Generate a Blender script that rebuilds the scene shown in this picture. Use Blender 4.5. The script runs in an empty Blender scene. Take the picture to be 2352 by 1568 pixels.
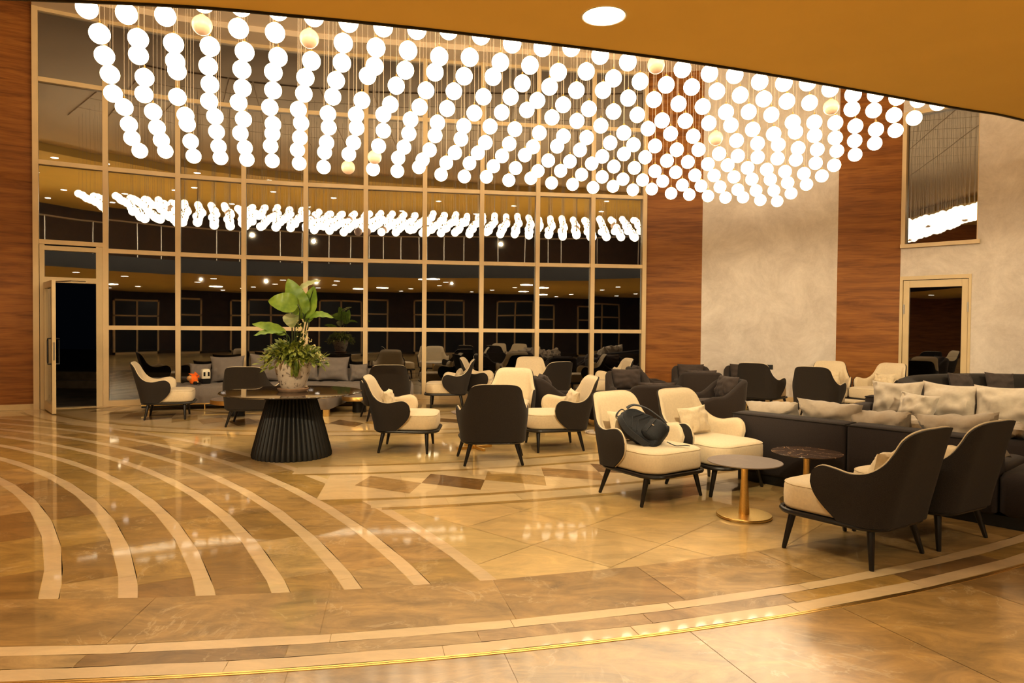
import bpy, bmesh, math, random
from math import sin, cos, pi, radians, sqrt, atan2, hypot
from mathutils import Vector, Matrix, noise
random.seed(11)
SC = bpy.context.scene
COL = SC.collection
CAM_H = 1.45

# ------------------------------------------------------------------ materials
def new_mat(name):
    m = bpy.data.materials.new(name); m.use_nodes = True
    nt = m.node_tree; nt.nodes.clear()
    out = nt.nodes.new('ShaderNodeOutputMaterial')
    return m, nt, out
def N(nt, t, **kw):
    n = nt.nodes.new(t)
    for k, v in kw.items():
        if k in n.inputs: n.inputs[k].default_value = v
        else: setattr(n, k, v)
    return n
def L(nt, a, b): nt.links.new(a, b)
def c4(c): return (c[0], c[1], c[2], 1)
def simple(name, col, rough=.5, metal=0., spec=.5, nscale=0, namt=.0, bump=0., bscale=200, sheen=0., coat=0., emis=None, es=0):
    m, nt, out = new_mat(name)
    b = N(nt, 'ShaderNodeBsdfPrincipled')
    b.inputs['Base Color'].default_value = c4(col); b.inputs['Roughness'].default_value = rough
    b.inputs['Metallic'].default_value = metal; b.inputs['Specular IOR Level'].default_value = spec
    b.inputs['Sheen Weight'].default_value = sheen; b.inputs['Coat Weight'].default_value = coat
    if emis: b.inputs['Emission Color'].default_value = c4(emis); b.inputs['Emission Strength'].default_value = es
    L(nt, b.outputs[0], out.inputs[0])
    tc = N(nt, 'ShaderNodeTexCoord')
    if namt:
        nz = N(nt, 'ShaderNodeTexNoise', Scale=nscale, Detail=5.)
        L(nt, tc.outputs['Object'], nz.inputs['Vector'])
        r = N(nt, 'ShaderNodeMapRange'); r.inputs[1].default_value = .3; r.inputs[2].default_value = .7
        r.inputs[3].default_value = 1-namt; r.inputs[4].default_value = 1+namt
        L(nt, nz.outputs[0], r.inputs[0])
        mx = N(nt, 'ShaderNodeVectorMath', operation='SCALE'); mx.inputs[0].default_value = col
        L(nt, r.outputs[0], mx.inputs['Scale']); L(nt, mx.outputs[0], b.inputs['Base Color'])
    if bump:
        nz = N(nt, 'ShaderNodeTexNoise', Scale=bscale, Detail=2.)
        L(nt, tc.outputs['Object'], nz.inputs['Vector'])
        bp = N(nt, 'ShaderNodeBump', Strength=bump, Distance=.01)
        L(nt, nz.outputs[0], bp.inputs['Height']); L(nt, bp.outputs[0], b.inputs['Normal'])
    return m
M = {}
M['cream'] = simple('cream_fabric', (.66,.54,.365), .75, nscale=60, namt=.05, bump=.25, bscale=500, sheen=.2)
M['char'] = simple('charcoal_fabric', (.034,.027,.022), .9, nscale=300, namt=.35, bump=.3, bscale=500, sheen=.06, spec=.25)
M['club'] = simple('club_brown_fabric', (.036,.026,.021), .9, nscale=250, namt=.3, bump=.3, bscale=500, sheen=.08, spec=.25)
M['clubc'] = simple('club_cushion_fabric', (.065,.048,.040), .85, nscale=250, namt=.2, bump=.3, bscale=400, sheen=.08, spec=.25)
M['grey'] = simple('grey_tweed', (.205,.175,.155), .9, nscale=350, namt=.3, bump=.3, bscale=500, sheen=.08, spec=.25)
M['darkgrey'] = simple('dark_sofa_fabric', (.040,.030,.027), .85, nscale=250, namt=.2, bump=.3, bscale=500, sheen=.06, spec=.25)
M['beige'] = simple('beige_pillow_cloth', (.40,.33,.25), .7, nscale=30, namt=.06, bump=.2, bscale=300, sheen=.3)
M['blackwood'] = simple('black_wood', (.012,.009,.007), .35, nscale=40, namt=.2)
M['brass'] = simple('brushed_brass', (.95,.68,.26), .30, metal=1., nscale=120, namt=.08)
M['gold'] = simple('gold_trim', (.88,.58,.20), .35, metal=1., nscale=60, namt=.06)
M['blackm'] = simple('black_metal', (.012,.011,.010), .4, nscale=30, namt=.1)
M['flute'] = simple('fluted_black_lacquer', (.010,.009,.007), .5, nscale=20, namt=.15)
M['frame'] = simple('champagne_aluminium', (.66,.50,.29), .4, nscale=4, namt=.04)
M['doorframe'] = simple('door_aluminium', (.62,.48,.28), .38, nscale=4, namt=.04)
M['steel'] = simple('brushed_steel', (.5,.47,.42), .3, metal=1., nscale=80, namt=.1)
M['ceil'] = simple('upper_ceiling_paint', (.72,.58,.42), .9, nscale=2, namt=.02)
M['bulk'] = simple('amber_ceiling_paint', (.80,.585,.185), .8, nscale=1.5, namt=.03)
M['base'] = simple('baseboard_stone', (.60,.44,.24), .3, nscale=5, namt=.08)
M['slabdark'] = simple('dark_fascia_edge_shade', (.02,.014,.008), .4, nscale=5, namt=.1)
M['backwall'] = simple('dark_back_wall', (.045,.025,.014), .6, nscale=3, namt=.2)
M['rubber'] = simple('black_rubber', (.01,.01,.01), .6, nscale=10, namt=.1)
M['bag'] = simple('black_bag_cloth', (.007,.0075,.009), .7, nscale=40, namt=.3, bump=.3, bscale=120)
M['bagtrim'] = simple('black_webbing', (.018,.019,.022), .6, nscale=80, namt=.3, bump=.3, bscale=300)
M['orange'] = simple('orange_felt', (.85,.18,.012), .8, nscale=30, namt=.1)
M['tan'] = simple('tan_felt', (.55,.30,.12), .8, nscale=30, namt=.1)
M['whitep'] = simple('white_plastic', (.72,.66,.52), .4, nscale=5, namt=.03)
M['blackp'] = simple('black_plastic', (.01,.01,.01), .3, nscale=5, namt=.05)
M['soil'] = simple('potting_soil', (.03,.02,.012), .95, nscale=60, namt=.4)
M['asphalt'] = simple('night_paving', (.16,.12,.08), .7, nscale=3, namt=.3)
M['kerb'] = simple('night_kerb', (.32,.24,.15), .8, nscale=6, namt=.2)
M['wire'] = simple('pendant_wire', (.55,.45,.34), .5, nscale=5, namt=.02)
M['downlight'] = simple('downlight_diffuser', (1,1,1), .5, emis=(1,.90,.76), es=22, nscale=5, namt=.001)
M['lightrim'] = simple('downlight_rim', (.8,.74,.62), .5, nscale=5, namt=.02)
M['saucer'] = simple('terracotta_saucer', (.42,.27,.17), .7, nscale=20, namt=.15)

def globe_mat(name, col, s, peach=False):
    m, nt, out = new_mat(name)
    b = N(nt, 'ShaderNodeBsdfPrincipled'); b.inputs['Base Color'].default_value = (.8,.8,.8,1) if not peach else (.86,.60,.40,1)
    b.inputs['Roughness'].default_value = .25
    b.inputs['Emission Color'].default_value = c4(col); b.inputs['Emission Strength'].default_value = s
    L(nt, b.outputs[0], out.inputs[0])
    if peach:
        tc = N(nt, 'ShaderNodeTexCoord'); sp = N(nt, 'ShaderNodeSeparateXYZ'); L(nt, tc.outputs['Object'], sp.inputs[0])
        nz = N(nt, 'ShaderNodeTexNoise', Scale=6.); L(nt, tc.outputs['Object'], nz.inputs['Vector'])
        bp = N(nt, 'ShaderNodeBump', Strength=.05, Distance=.01); L(nt, nz.outputs[0], bp.inputs['Height']); L(nt, bp.outputs[0], b.inputs['Normal'])
    return m
M['lit'] = globe_mat('lit_opal_glass', (1,.855,.615), 7.6)
M['unlit'] = globe_mat('unlit_opal_added_glow', (1,.64,.42), .30, True)  # faint emission stands in for neighbouring globes' light in the unlit glass

def wood_mat():
    m, nt, out = new_mat('walnut_veneer')
    b = N(nt, 'ShaderNodeBsdfPrincipled'); b.inputs['Roughness'].default_value = .45; b.inputs['Specular IOR Level'].default_value = .25
    tc = N(nt, 'ShaderNodeTexCoord'); mp = N(nt, 'ShaderNodeMapping'); mp.inputs['Scale'].default_value = (.55,.55,7.)
    L(nt, tc.outputs['Object'], mp.inputs[0])
    n1 = N(nt, 'ShaderNodeTexNoise', Scale=1.6, Detail=9., Roughness=.62, Distortion=.7); L(nt, mp.outputs[0], n1.inputs['Vector'])
    mp2 = N(nt, 'ShaderNodeMapping'); mp2.inputs['Scale'].default_value = (2,2,90.); L(nt, tc.outputs['Object'], mp2.inputs[0])
    n2 = N(nt, 'ShaderNodeTexNoise', Scale=1.5, Detail=4.); L(nt, mp2.outputs[0], n2.inputs['Vector'])
    ad = N(nt, 'ShaderNodeMix', data_type='FLOAT'); ad.inputs[0].default_value = .3
    L(nt, n1.outputs[0], ad.inputs[2]); L(nt, n2.outputs[0], ad.inputs[3])
    r = N(nt, 'ShaderNodeValToRGB'); e = r.color_ramp.elements
    e[0].position = .3; e[0].color = (.12,.036,.007,1); e[1].position = .72; e[1].color = (.40,.17,.035,1)
    x = e.new(.5); x.color = (.27,.102,.019,1)
    L(nt, ad.outputs[0], r.inputs[0]); L(nt, r.outputs[0], b.inputs['Base Color']); L(nt, b.outputs[0], out.inputs[0])
    return m
M['wood'] = wood_mat()
def plaster_mat():
    m, nt, out = new_mat('polished_plaster')
    b = N(nt, 'ShaderNodeBsdfPrincipled'); b.inputs['Roughness'].default_value = .55
    tc = N(nt, 'ShaderNodeTexCoord')
    n1 = N(nt, 'ShaderNodeTexNoise', Scale=1.6, Detail=14., Roughness=.8, Distortion=.4); L(nt, tc.outputs['Object'], n1.inputs['Vector'])
    r = N(nt, 'ShaderNodeValToRGB'); e = r.color_ramp.elements
    e[0].position = .32; e[0].color = (.50,.43,.365,1); e[1].position = .7; e[1].color = (.74,.66,.58,1)
    L(nt, n1.outputs[0], r.inputs[0]); L(nt, r.outputs[0], b.inputs['Base Color'])
    bp = N(nt, 'ShaderNodeBump', Strength=.08, Distance=.02); L(nt, n1.outputs[0], bp.inputs['Height']); L(nt, bp.outputs[0], b.inputs['Normal'])
    L(nt, b.outputs[0], out.inputs[0]); return m
M['plaster'] = plaster_mat()
def glass_mat(name, refl=.33, wav=.13, sc=.7):
    m, nt, out = new_mat(name)
    tr = N(nt, 'ShaderNodeBsdfTransparent'); tr.inputs[0].default_value = (.55,.55,.55,1)
    gl = N(nt, 'ShaderNodeBsdfGlossy'); gl.inputs['Roughness'].default_value = .012; gl.inputs[0].default_value = (1,1,1,1)
    mx = N(nt, 'ShaderNodeMixShader')
    fr = N(nt, 'ShaderNodeFresnel', IOR=1.5); mr = N(nt, 'ShaderNodeMapRange'); mr.inputs[1].default_value = .04; mr.inputs[2].default_value = 1
    mr.inputs[3].default_value = refl; mr.inputs[4].default_value = 1
    L(nt, fr.outputs[0], mr.inputs[0]); L(nt, mr.outputs[0], mx.inputs[0])
    tc = N(nt, 'ShaderNodeTexCoord'); nz = N(nt, 'ShaderNodeTexNoise', Scale=sc, Detail=1.); L(nt, tc.outputs['Object'], nz.inputs['Vector'])
    bp = N(nt, 'ShaderNodeBump', Strength=wav, Distance=.012); L(nt, nz.outputs[0], bp.inputs['Height']); L(nt, bp.outputs[0], gl.inputs['Normal'])
    L(nt, tr.outputs[0], mx.inputs[1]); L(nt, gl.outputs[0], mx.inputs[2]); L(nt, mx.outputs[0], out.inputs[0]); return m
M['glass'] = glass_mat('night_window_glass')
M['glassr'] = glass_mat('side_window_glass', .26, .16, 1.0)
def marble_floor():
    m, nt, out = new_mat('inlaid_marble')
    b = N(nt, 'ShaderNodeBsdfPrincipled'); b.inputs['Specular IOR Level'].default_value = .5; b.inputs['Coat Weight'].default_value = .75; b.inputs['Coat Roughness'].default_value = .045; b.inputs['Roughness'].default_value = .30
    at = N(nt, 'ShaderNodeAttribute'); at.attribute_name = 'tile'
    tc = N(nt, 'ShaderNodeTexCoord')
    rot = N(nt, 'ShaderNodeMapping'); rot.inputs['Rotation'].default_value = (0,0,.5); rot.inputs['Scale'].default_value = (1,2.2,1)
    L(nt, tc.outputs['Object'], rot.inputs[0])
    n1 = N(nt, 'ShaderNodeTexNoise', Scale=2.4, Detail=12., Roughness=.72, Distortion=.8); L(nt, rot.outputs[0], n1.inputs['Vector'])
    r1 = N(nt, 'ShaderNodeMapRange'); r1.inputs[1].default_value = .3; r1.inputs[2].default_value = .7; r1.inputs[3].default_value = .5; r1.inputs[4].default_value = 1.38
    L(nt, n1.outputs[0], r1.inputs[0])
    # cloudiness acts less on the light stones (attribute alpha = amount)
    am = N(nt, 'ShaderNodeMix', data_type='FLOAT'); am.inputs[2].default_value = 1.
    L(nt, at.outputs['Alpha'], am.inputs[0]); L(nt, r1.outputs[0], am.inputs[3])
    sc = N(nt, 'ShaderNodeVectorMath', operation='SCALE'); L(nt, at.outputs['Color'], sc.inputs[0]); L(nt, am.outputs[0], sc.inputs['Scale'])
    # veins
    n2 = N(nt, 'ShaderNodeTexNoise', Scale=1.7, Detail=8., Roughness=.6, Distortion=1.6); L(nt, tc.outputs['Object'], n2.inputs['Vector'])
    sb = N(nt, 'ShaderNodeMath', operation='SUBTRACT'); sb.inputs[1].default_value = .5; L(nt, n2.outputs[0], sb.inputs[0])
    ab = N(nt, 'ShaderNodeMath', operation='ABSOLUTE'); L(nt, sb.outputs[0], ab.inputs[0])
    vr = N(nt, 'ShaderNodeMapRange'); vr.inputs[1].default_value = 0; vr.inputs[2].default_value = .016; vr.inputs[3].default_value = .45; vr.inputs[4].default_value = 0
    L(nt, ab.outputs[0], vr.inputs[0])
    n3 = N(nt, 'ShaderNodeTexNoise', Scale=2.5, Detail=2.); L(nt, tc.outputs['Object'], n3.inputs['Vector'])
    v3 = N(nt, 'ShaderNodeMapRange'); v3.inputs[1].default_value = .46; v3.inputs[2].default_value = .6; L(nt, n3.outputs[0], v3.inputs[0])
    vm = N(nt, 'ShaderNodeMath', operation='MULTIPLY'); L(nt, vr.outputs[0], vm.inputs[0]); L(nt, v3.outputs[0], vm.inputs[1])
    vm2 = N(nt, 'ShaderNodeMath', operation='MULTIPLY'); L(nt, vm.outputs[0], vm2.inputs[0]); L(nt, at.outputs['Alpha'], vm2.inputs[1])
    mx = N(nt, 'ShaderNodeMix', data_type='RGBA'); L(nt, vm2.outputs[0], mx.inputs[0]); L(nt, sc.outputs[0], mx.inputs[6]); mx.inputs[7].default_value = (.72,.56,.34,1)
    L(nt, mx.outputs[2], b.inputs['Base Color'])
    # the stone outside the brass line is more worn than the lounge floor
    dv = N(nt, 'ShaderNodeVectorMath', operation='DISTANCE'); dv.inputs[1].default_value = (-3.005,15.747,0); L(nt, tc.outputs['Object'], dv.inputs[0])
    gr = N(nt, 'ShaderNodeMath', operation='GREATER_THAN'); gr.inputs[1].default_value = 13.02; L(nt, dv.outputs['Value'], gr.inputs[0])
    rr_ = N(nt, 'ShaderNodeMapRange'); rr_.inputs[3].default_value = .045; rr_.inputs[4].default_value = .13; L(nt, gr.outputs[0], rr_.inputs[0])
    L(nt, rr_.outputs[0], b.inputs['Coat Roughness'])
    n4 = N(nt, 'ShaderNodeTexNoise', Scale=1.1, Detail=1.); L(nt, tc.outputs['Object'], n4.inputs['Vector'])
    bp = N(nt, 'ShaderNodeBump', Strength=.04, Distance=.01); L(nt, n4.outputs[0], bp.inputs['Height']); L(nt, bp.outputs[0], b.inputs['Normal'])
    L(nt, b.outputs[0], out.inputs[0]); return m
M['floor'] = marble_floor()
def top_marble(name, base, vein, th=.014, rough=.25, sc=3.):
    m, nt, out = new_mat(name)
    b = N(nt, 'ShaderNodeBsdfPrincipled'); b.inputs['Roughness'].default_value = rough
    tc = N(nt, 'ShaderNodeTexCoord')
    n2 = N(nt, 'ShaderNodeTexNoise', Scale=sc, Detail=4., Distortion=1.6); L(nt, tc.outputs['Object'], n2.inputs['Vector'])
    sb = N(nt, 'ShaderNodeMath', operation='SUBTRACT'); sb.inputs[1].default_value = .52; L(nt, n2.outputs[0], sb.inputs[0])
    ab = N(nt, 'ShaderNodeMath', operation='ABSOLUTE'); L(nt, sb.outputs[0], ab.inputs[0])
    vr = N(nt, 'ShaderNodeMapRange'); vr.inputs[1].default_value = 0; vr.inputs[2].default_value = th; vr.inputs[3].default_value = 1; vr.inputs[4].default_value = 0
    L(nt, ab.outputs[0], vr.inputs[0])
    mx = N(nt, 'ShaderNodeMix', data_type='RGBA'); L(nt, vr.outputs[0], mx.inputs[0]); mx.inputs[6].default_value = c4(base); mx.inputs[7].default_value = c4(vein)
    L(nt, mx.outputs[2], b.inputs['Base Color']); L(nt, b.outputs[0], out.inputs[0]); return m
M['topgrey'] = top_marble('grey_stone_top', (.20,.155,.13), (.24,.19,.155), .02, .38)
M['topdark'] = top_marble('veined_brown_marble_top', (.075,.045,.032), (.55,.38,.22), .012, .2, 3.2)
M['topblack'] = top_marble('glossy_dark_table_top', (.05,.035,.022), (.08,.06,.04), .02, .03)
def pot_mat():
    m, nt, out = new_mat('weathered_white_clay')
    b = N(nt, 'ShaderNodeBsdfPrincipled'); b.inputs['Roughness'].default_value = .75
    tc = N(nt, 'ShaderNodeTexCoord')
    n = N(nt, 'ShaderNodeTexNoise', Scale=22., Detail=5., Roughness=.6); L(nt, tc.outputs['Object'], n.inputs['Vector'])
    r = N(nt, 'ShaderNodeValToRGB'); e = r.color_ramp.elements
    e[0].position = .34; e[0].color = (.10,.06,.035,1); e[1].position = .44; e[1].color = (.62,.52,.42,1)
    x = e.new(.7); x.color = (.70,.60,.49,1)
    L(nt, n.outputs[0], r.inputs[0]); L(nt, r.outputs[0], b.inputs['Base Color']); L(nt, b.outputs[0], out.inputs[0]); return m
M['pot'] = pot_mat()
def leaf_mat(name, c1, c2, sc=9.):
    m, nt, out = new_mat(name)
    b = N(nt, 'ShaderNodeBsdfPrincipled'); b.inputs['Roughness'].default_value = .42
    tc = N(nt, 'ShaderNodeTexCoord'); n = N(nt, 'ShaderNodeTexNoise', Scale=sc, Detail=3.); L(nt, tc.outputs['Object'], n.inputs['Vector'])
    r = N(nt, 'ShaderNodeValToRGB'); e = r.color_ramp.elements
    e[0].position = .35; e[0].color = c4(c1); e[1].position = .65; e[1].color = c4(c2)
    L(nt, n.outputs[0], r.inputs[0]); L(nt, r.outputs[0], b.inputs['Base Color'])
    tl = N(nt, 'ShaderNodeBsdfTranslucent'); L(nt, r.outputs[0], tl.inputs[0]); mx = N(nt, 'ShaderNodeMixShader'); mx.inputs[0].default_value = .25
    L(nt, b.outputs[0], mx.inputs[1]); L(nt, tl.outputs[0], mx.inputs[2]); L(nt, mx.outputs[0], out.inputs[0]); return m
M['leaf'] = leaf_mat('broad_leaf_green', (.14,.24,.022), (.27,.38,.05))
M['leafpale'] = leaf_mat('pale_leaf_underside', (.30,.34,.14), (.48,.48,.24))
M['bush'] = leaf_mat('small_leaf_green', (.09,.14,.014), (.36,.37,.06), 14.)
M['stem'] = leaf_mat('stem_green', (.03,.05,.012), (.07,.10,.02))
M['flower'] = simple('cream_blossom', (.70,.60,.30), .7, nscale=40, namt=.1)

# ------------------------------------------------------------------ mesh helpers
class MB:
    def __init__(s): s.v = []; s.f = []; s.m = []; s.cur = 0
    def add(s, vs, fs):
        o = len(s.v); s.v += [tuple(p) for p in vs]
        for f in fs: s.f.append(tuple(i+o for i in f)); s.m.append(s.cur)
    def box(s, x0, x1, y0, y1, z0, z1, T=None):
        vs = [Vector((x, y, z)) for z in (z0, z1) for y in (y0, y1) for x in (x0, x1)]
        if T: vs = [T @ p for p in vs]
        s.add(vs, [(0,2,3,1),(4,5,7,6),(0,1,5,4),(2,6,7,3),(0,4,6,2),(1,3,7,5)])
    def loft(s, rings, cap=True, closed=True, loop=False):
        n = len(rings[0]); o = len(s.v)
        vs = [p for r in rings for p in r]; fs = []
        R = len(rings)
        for i in range(R if loop else R-1):
            a = i*n; b = ((i+1) % R)*n
            for j in range(n if closed else n-1):
                k = (j+1) % n; fs.append((a+j, a+k, b+k, b+j))
        if cap and not loop:
            fs.append(tuple(range(n-1, -1, -1))); fs.append(tuple((R-1)*n+j for j in range(n)))
        s.add(vs, fs)
    def lathe(s, prof, n=32, c=(0,0,0), T=None, cap=True):
        rings = []
        for r, z in prof:
            rings.append([Vector((c[0]+r*cos(2*pi*j/n), c[1]+r*sin(2*pi*j/n), c[2]+z)) for j in range(n)])
        if T: rings = [[T @ p for p in r] for r in rings]
        s.loft(rings, cap)
    def tube(s, pts, rad, n=8, cap=True, loop=False, flat=1.):
        pts = [Vector(p) for p in pts]; rings = []; K = len(pts)
        up = Vector((0,0,1)); prev = None
        for i, p in enumerate(pts):
            a = pts[(i-1) % K] if (loop or i > 0) else pts[i]; b = pts[(i+1) % K] if (loop or i < K-1) else pts[i]
            d = (b-a).normalized()
            x = d.cross(up)
            if x.length < .05: x = d.cross(Vector((0,1,0)))
            x.normalize(); 
            if prev is not None and x.dot(prev) < 0: x = -x
            prev = x; y = x.cross(d).normalized()
            r = rad[i] if isinstance(rad, (list, tuple)) else rad
            rings.append([p + x*r*cos(2*pi*j/n) + y*r*flat*sin(2*pi*j/n) for j in range(n)])
        s.loft(rings, cap, True, loop)
    def build(s, name, mat, parent=None, smooth=True, sub=0, bevel=0, ang=40, loc=None):
        me = bpy.data.meshes.new(name); me.from_pydata(s.v, [], s.f)
        mats = mat if isinstance(mat, (list, tuple)) else [mat]
        for x in mats: me.materials.append(x)
        if len(mats) > 1: me.polygons.foreach_set('material_index', s.m)
        bm = bmesh.new(); bm.from_mesh(me); bmesh.ops.recalc_face_normals(bm, faces=bm.faces); bm.to_mesh(me); bm.free()
        if smooth:
            me.polygons.foreach_set('use_smooth', [True]*len(me.polygons))
            me.set_sharp_from_angle(angle=radians(ang))
        me.update()
        o = bpy.data.objects.new(name, me); COL.objects.link(o)
        if loc: o.location = loc
        if parent: o.parent = parent
        if bevel:
            b = o.modifiers.new('bevel', 'BEVEL'); b.width = bevel; b.segments = 3; b.limit_method = 'ANGLE'; b.angle_limit = radians(35)
        if sub:
            b = o.modifiers.new('sub', 'SUBSURF'); b.levels = sub; b.render_levels = sub
        return o
def tag(o, label, cat, group=None, kind=None):
    if label: o['label'] = label
    if cat: o['category'] = cat
    if group: o['group'] = group
    if kind: o['kind'] = kind
    return o
def thing(name, label, cat, loc=(0,0,0), rz=0, group=None):
    o = bpy.data.objects.new(name, None); COL.objects.link(o); o.empty_display_size = .1
    o.location = loc; o.rotation_euler = (0,0,rz); tag(o, label, cat, group); return o
def kids(o): return [c for c in bpy.data.objects if c.parent == o]
def dup(root, loc, rz, label, group=None, children=None):
    r = root.copy(); COL.objects.link(r); r.location = loc; r.rotation_euler = (0,0,rz); r['label'] = label
    if group: r['group'] = group
    for ch, gs in children:
        c = ch.copy(); COL.objects.link(c); c.parent = r
        for g in gs:
            d = g.copy(); COL.objects.link(d); d.parent = c
    return r
def tree(root): return [(c, kids(c)) for c in kids(root)]
def struct(name, mb, mat, smooth=False, **k):
    o = mb.build(name, mat, smooth=smooth, **k); o['kind'] = 'structure'; return o
def sstep(a, b, x):
    t = min(1, max(0, (x-a)/(b-a))); return t*t*(3-2*t)
def crom(pts, n):
    out = []; P = [pts[0]] + list(pts) + [pts[-1]]
    for i in range(1, len(P)-2):
        for k in range(n):
            t = k/n; r = []
            for d in range(len(pts[0])):
                a, b, c, e = P[i-1][d], P[i][d], P[i+1][d], P[i+2][d]
                r.append(.5*((2*b)+(-a+c)*t+(2*a-5*b+4*c-e)*t*t+(-a+3*b-3*c+e)*t**3))
            out.append(tuple(r))
    out.append(tuple(pts[-1])); return out
def rrect(hw, hd, r, n=6, cy=0):
    pts = []
    for cx_, cy_, a0 in ((hw-r, hd-r, 0), (-hw+r, hd-r, 90), (-hw+r, -hd+r, 180), (hw-r, -hd+r, 270)):
        for k in range(n+1):
            a = radians(a0+90*k/n); pts.append((cx_+r*cos(a), cy+cy_+r*sin(a)))
    return pts
# ------------------------------------------------------------------ camera
F_PX = 1600.0
cam_d = bpy.data.cameras.new('camera'); cam = bpy.data.objects.new('camera', cam_d); COL.objects.link(cam)
cam_d.sensor_width = 36.0; cam_d.lens = F_PX/2352*36.0; cam_d.clip_end = 200
cam.location = (0, 0, CAM_H)
pitch = -math.atan(34/F_PX); roll = radians(.5)
cam.rotation_euler = (Matrix.Rotation(pitch, 3, 'X') @ Matrix.Rotation(pi/2, 3, 'X') @ Matrix.Rotation(roll, 3, 'Z')).to_euler()
SC.camera = cam
SC.view_settings.view_transform = 'Standard'; SC.view_settings.look = 'None'; SC.view_settings.exposure = -0.06; SC.view_settings.gamma = 0.88
w = bpy.data.worlds.new('night'); SC.world = w; w.use_nodes = True
w.node_tree.nodes['Background'].inputs[0].default_value = (.010,.014,.022,1); w.node_tree.nodes['Background'].inputs[1].default_value = .12

# ------------------------------------------------------------------ plan of the hall
WN = [(-7.966,11.614),(-7.077,12.139),(-6.07,12.66),(-5.03,13.06),(-3.96,13.36),(-2.86,13.58),(-1.74,13.77),(-.625,13.945),(.493,14.11),(1.62,14.25),(2.694,14.376)]
ROWZ = [1.372, 2.705, 4.119, 5.485, 6.64]
PN = [(2.694,14.376),(3.847,14.19),(6.19,13.31),(7.187,12.94)]
RD = Vector((.713,-.701)).normalized()
P0R = Vector(PN[-1])
def RW(t): p = P0R+RD*t; return (p.x, p.y)
LN = [(-14.0,-8),(-14.0,4.0),(-12.6,8.0),(-10.5,10.15),WN[0]]
ROOM = LN + WN[1:] + PN[1:] + [RW(5.5),(13.0,6.0),(13.0,-8)]
CEIL_Z = 6.86; MEZ_Z = 3.05
CG = Vector((-3.005,15.747)); RG = 13.007
CF = Vector((-11.5,-1.6)); RF0 = 10.116; RFD = .364
def inside(x, y, poly):
    c = False; j = len(poly)-1
    for i in range(len(poly)):
        xi, yi = poly[i]; xj, yj = poly[j]
        if (yi > y) != (yj > y) and x < (xj-xi)*(y-yi)/(yj-yi)+xi: c = not c
        j = i
    return c
# ------------------------------------------------------------------ floor
LIGHT = (.76,.57,.34); CREAM = (.68,.485,.21); BROWN = (.45,.285,.082); DARK = (.22,.115,.03); PALE = (.74,.56,.31)
fv, ff, fc = [], [], []
def poly(pts, z, col, alpha=1., var=.0):
    o = len(fv); fv.extend([(p[0], p[1], z) for p in pts]); ff.append(tuple(range(o, o+len(pts))))
    k = 1+random.uniform(-var, var); fc.append((col[0]*k, col[1]*k*(1+random.uniform(-.02,.02)), col[2]*k, alpha))
poly(ROOM, -.002, CREAM, .5)
T = .62; ca, sa = cos(radians(-42)), sin(radians(-42))
G = .0016
for i in range(-40, 40):
    for j in range(-40, 40):
        x, y = (i+.5)*T, (j+.5)*T
        X = x*ca-y*sa+.15; Y = x*sa+y*ca+4.6
        if not inside(X, Y, ROOM) or Y < -7.5: continue
        h = T/2-G
        q = [((x+a)*ca-(y+b)*sa+.15, (x+a)*sa+(y+b)*ca+4.6) for a, b in ((-h,-h),(h,-h),(h,h),(-h,h))]
        if all(inside(px, py, ROOM) for px, py in q): poly(q, 0, CREAM, .55, .09)
def arc_tiles(C, r0, r1, a0, a1, seg, z, col, alpha=1., var=.1, cols=None, test=None, off=0):
    rm = (r0+r1)/2; da = seg/rm; n = int((a1-a0)/da); g = G/rm
    for k in range(n):
        A = a0+da*(k+off); B = A+da
        am = (A+B)/2; cx_, cy_ = C.x+rm*cos(am), C.y+rm*sin(am)
        if test and not test(cx_, cy_): continue
        q = [(C.x+r*cos(a), C.y+r*sin(a)) for r, a in ((r0,A+g),(r0,B-g),(r1,B-g),(r1,A+g))]
        if not all(inside(px, py, ROOM) for px, py in q): continue
        c = random.choice(cols) if cols else col
        poly(q, z, c, alpha, var)
inroom = lambda x, y: inside(x, y, ROOM)
# fan of light strips around the far left centre
browns = [BROWN, BROWN, (.50,.32,.12), (.33,.19,.055), (.55,.37,.15)]
for k in range(-16, 8):
    ro = RF0+RFD*k; off = random.random()
    if ro < 3: continue
    arc_tiles(CF, ro-RFD+.046, ro-.046, radians(-20), radians(100), .78, .0006, None, 1., .08, browns, inroom, off)
    arc_tiles(CF, ro-.046, ro+.046, radians(-20), radians(100), .56, .0006, LIGHT, .35, .07, None, inroom, off)
# rings around the hall centre (distance inward from the brass line)
A0, A1 = radians(-178), radians(-8)
def ring(o0, o1, seg, z, col, alpha, var, cols=None, test=inroom, off=0):
    arc_tiles(CG, RG-o1, RG-o0, A0, A1, seg, z, col, alpha, var, cols, test, off)
outfan = lambda x, y: inroom(x, y) and hypot(x-CF.x, y-CF.y) > RF0+RFD*7+.06
for o0, o1, col in ((2.52,2.59,BROWN),(2.59,2.83,PALE),(2.83,2.90,BROWN),(3.88,3.95,BROWN),(3.95,4.28,PALE),(4.28,4.35,BROWN),
                    (6.30,6.36,BROWN),(6.36,6.62,PALE),(6.62,6.68,BROWN),(8.3,8.36,BROWN),(8.36,8.6,PALE),(8.6,8.66,BROWN)):
    ring(o0, o1, .62, .0012, col, .5 if col is BROWN else .3, .1, None, outfan, random.random())
for o0, o1 in ((2.9,3.88),(6.75,8.25)):
    ring(o0, o1, .7, .0011, PALE, .35, .06, None, outfan)
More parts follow.
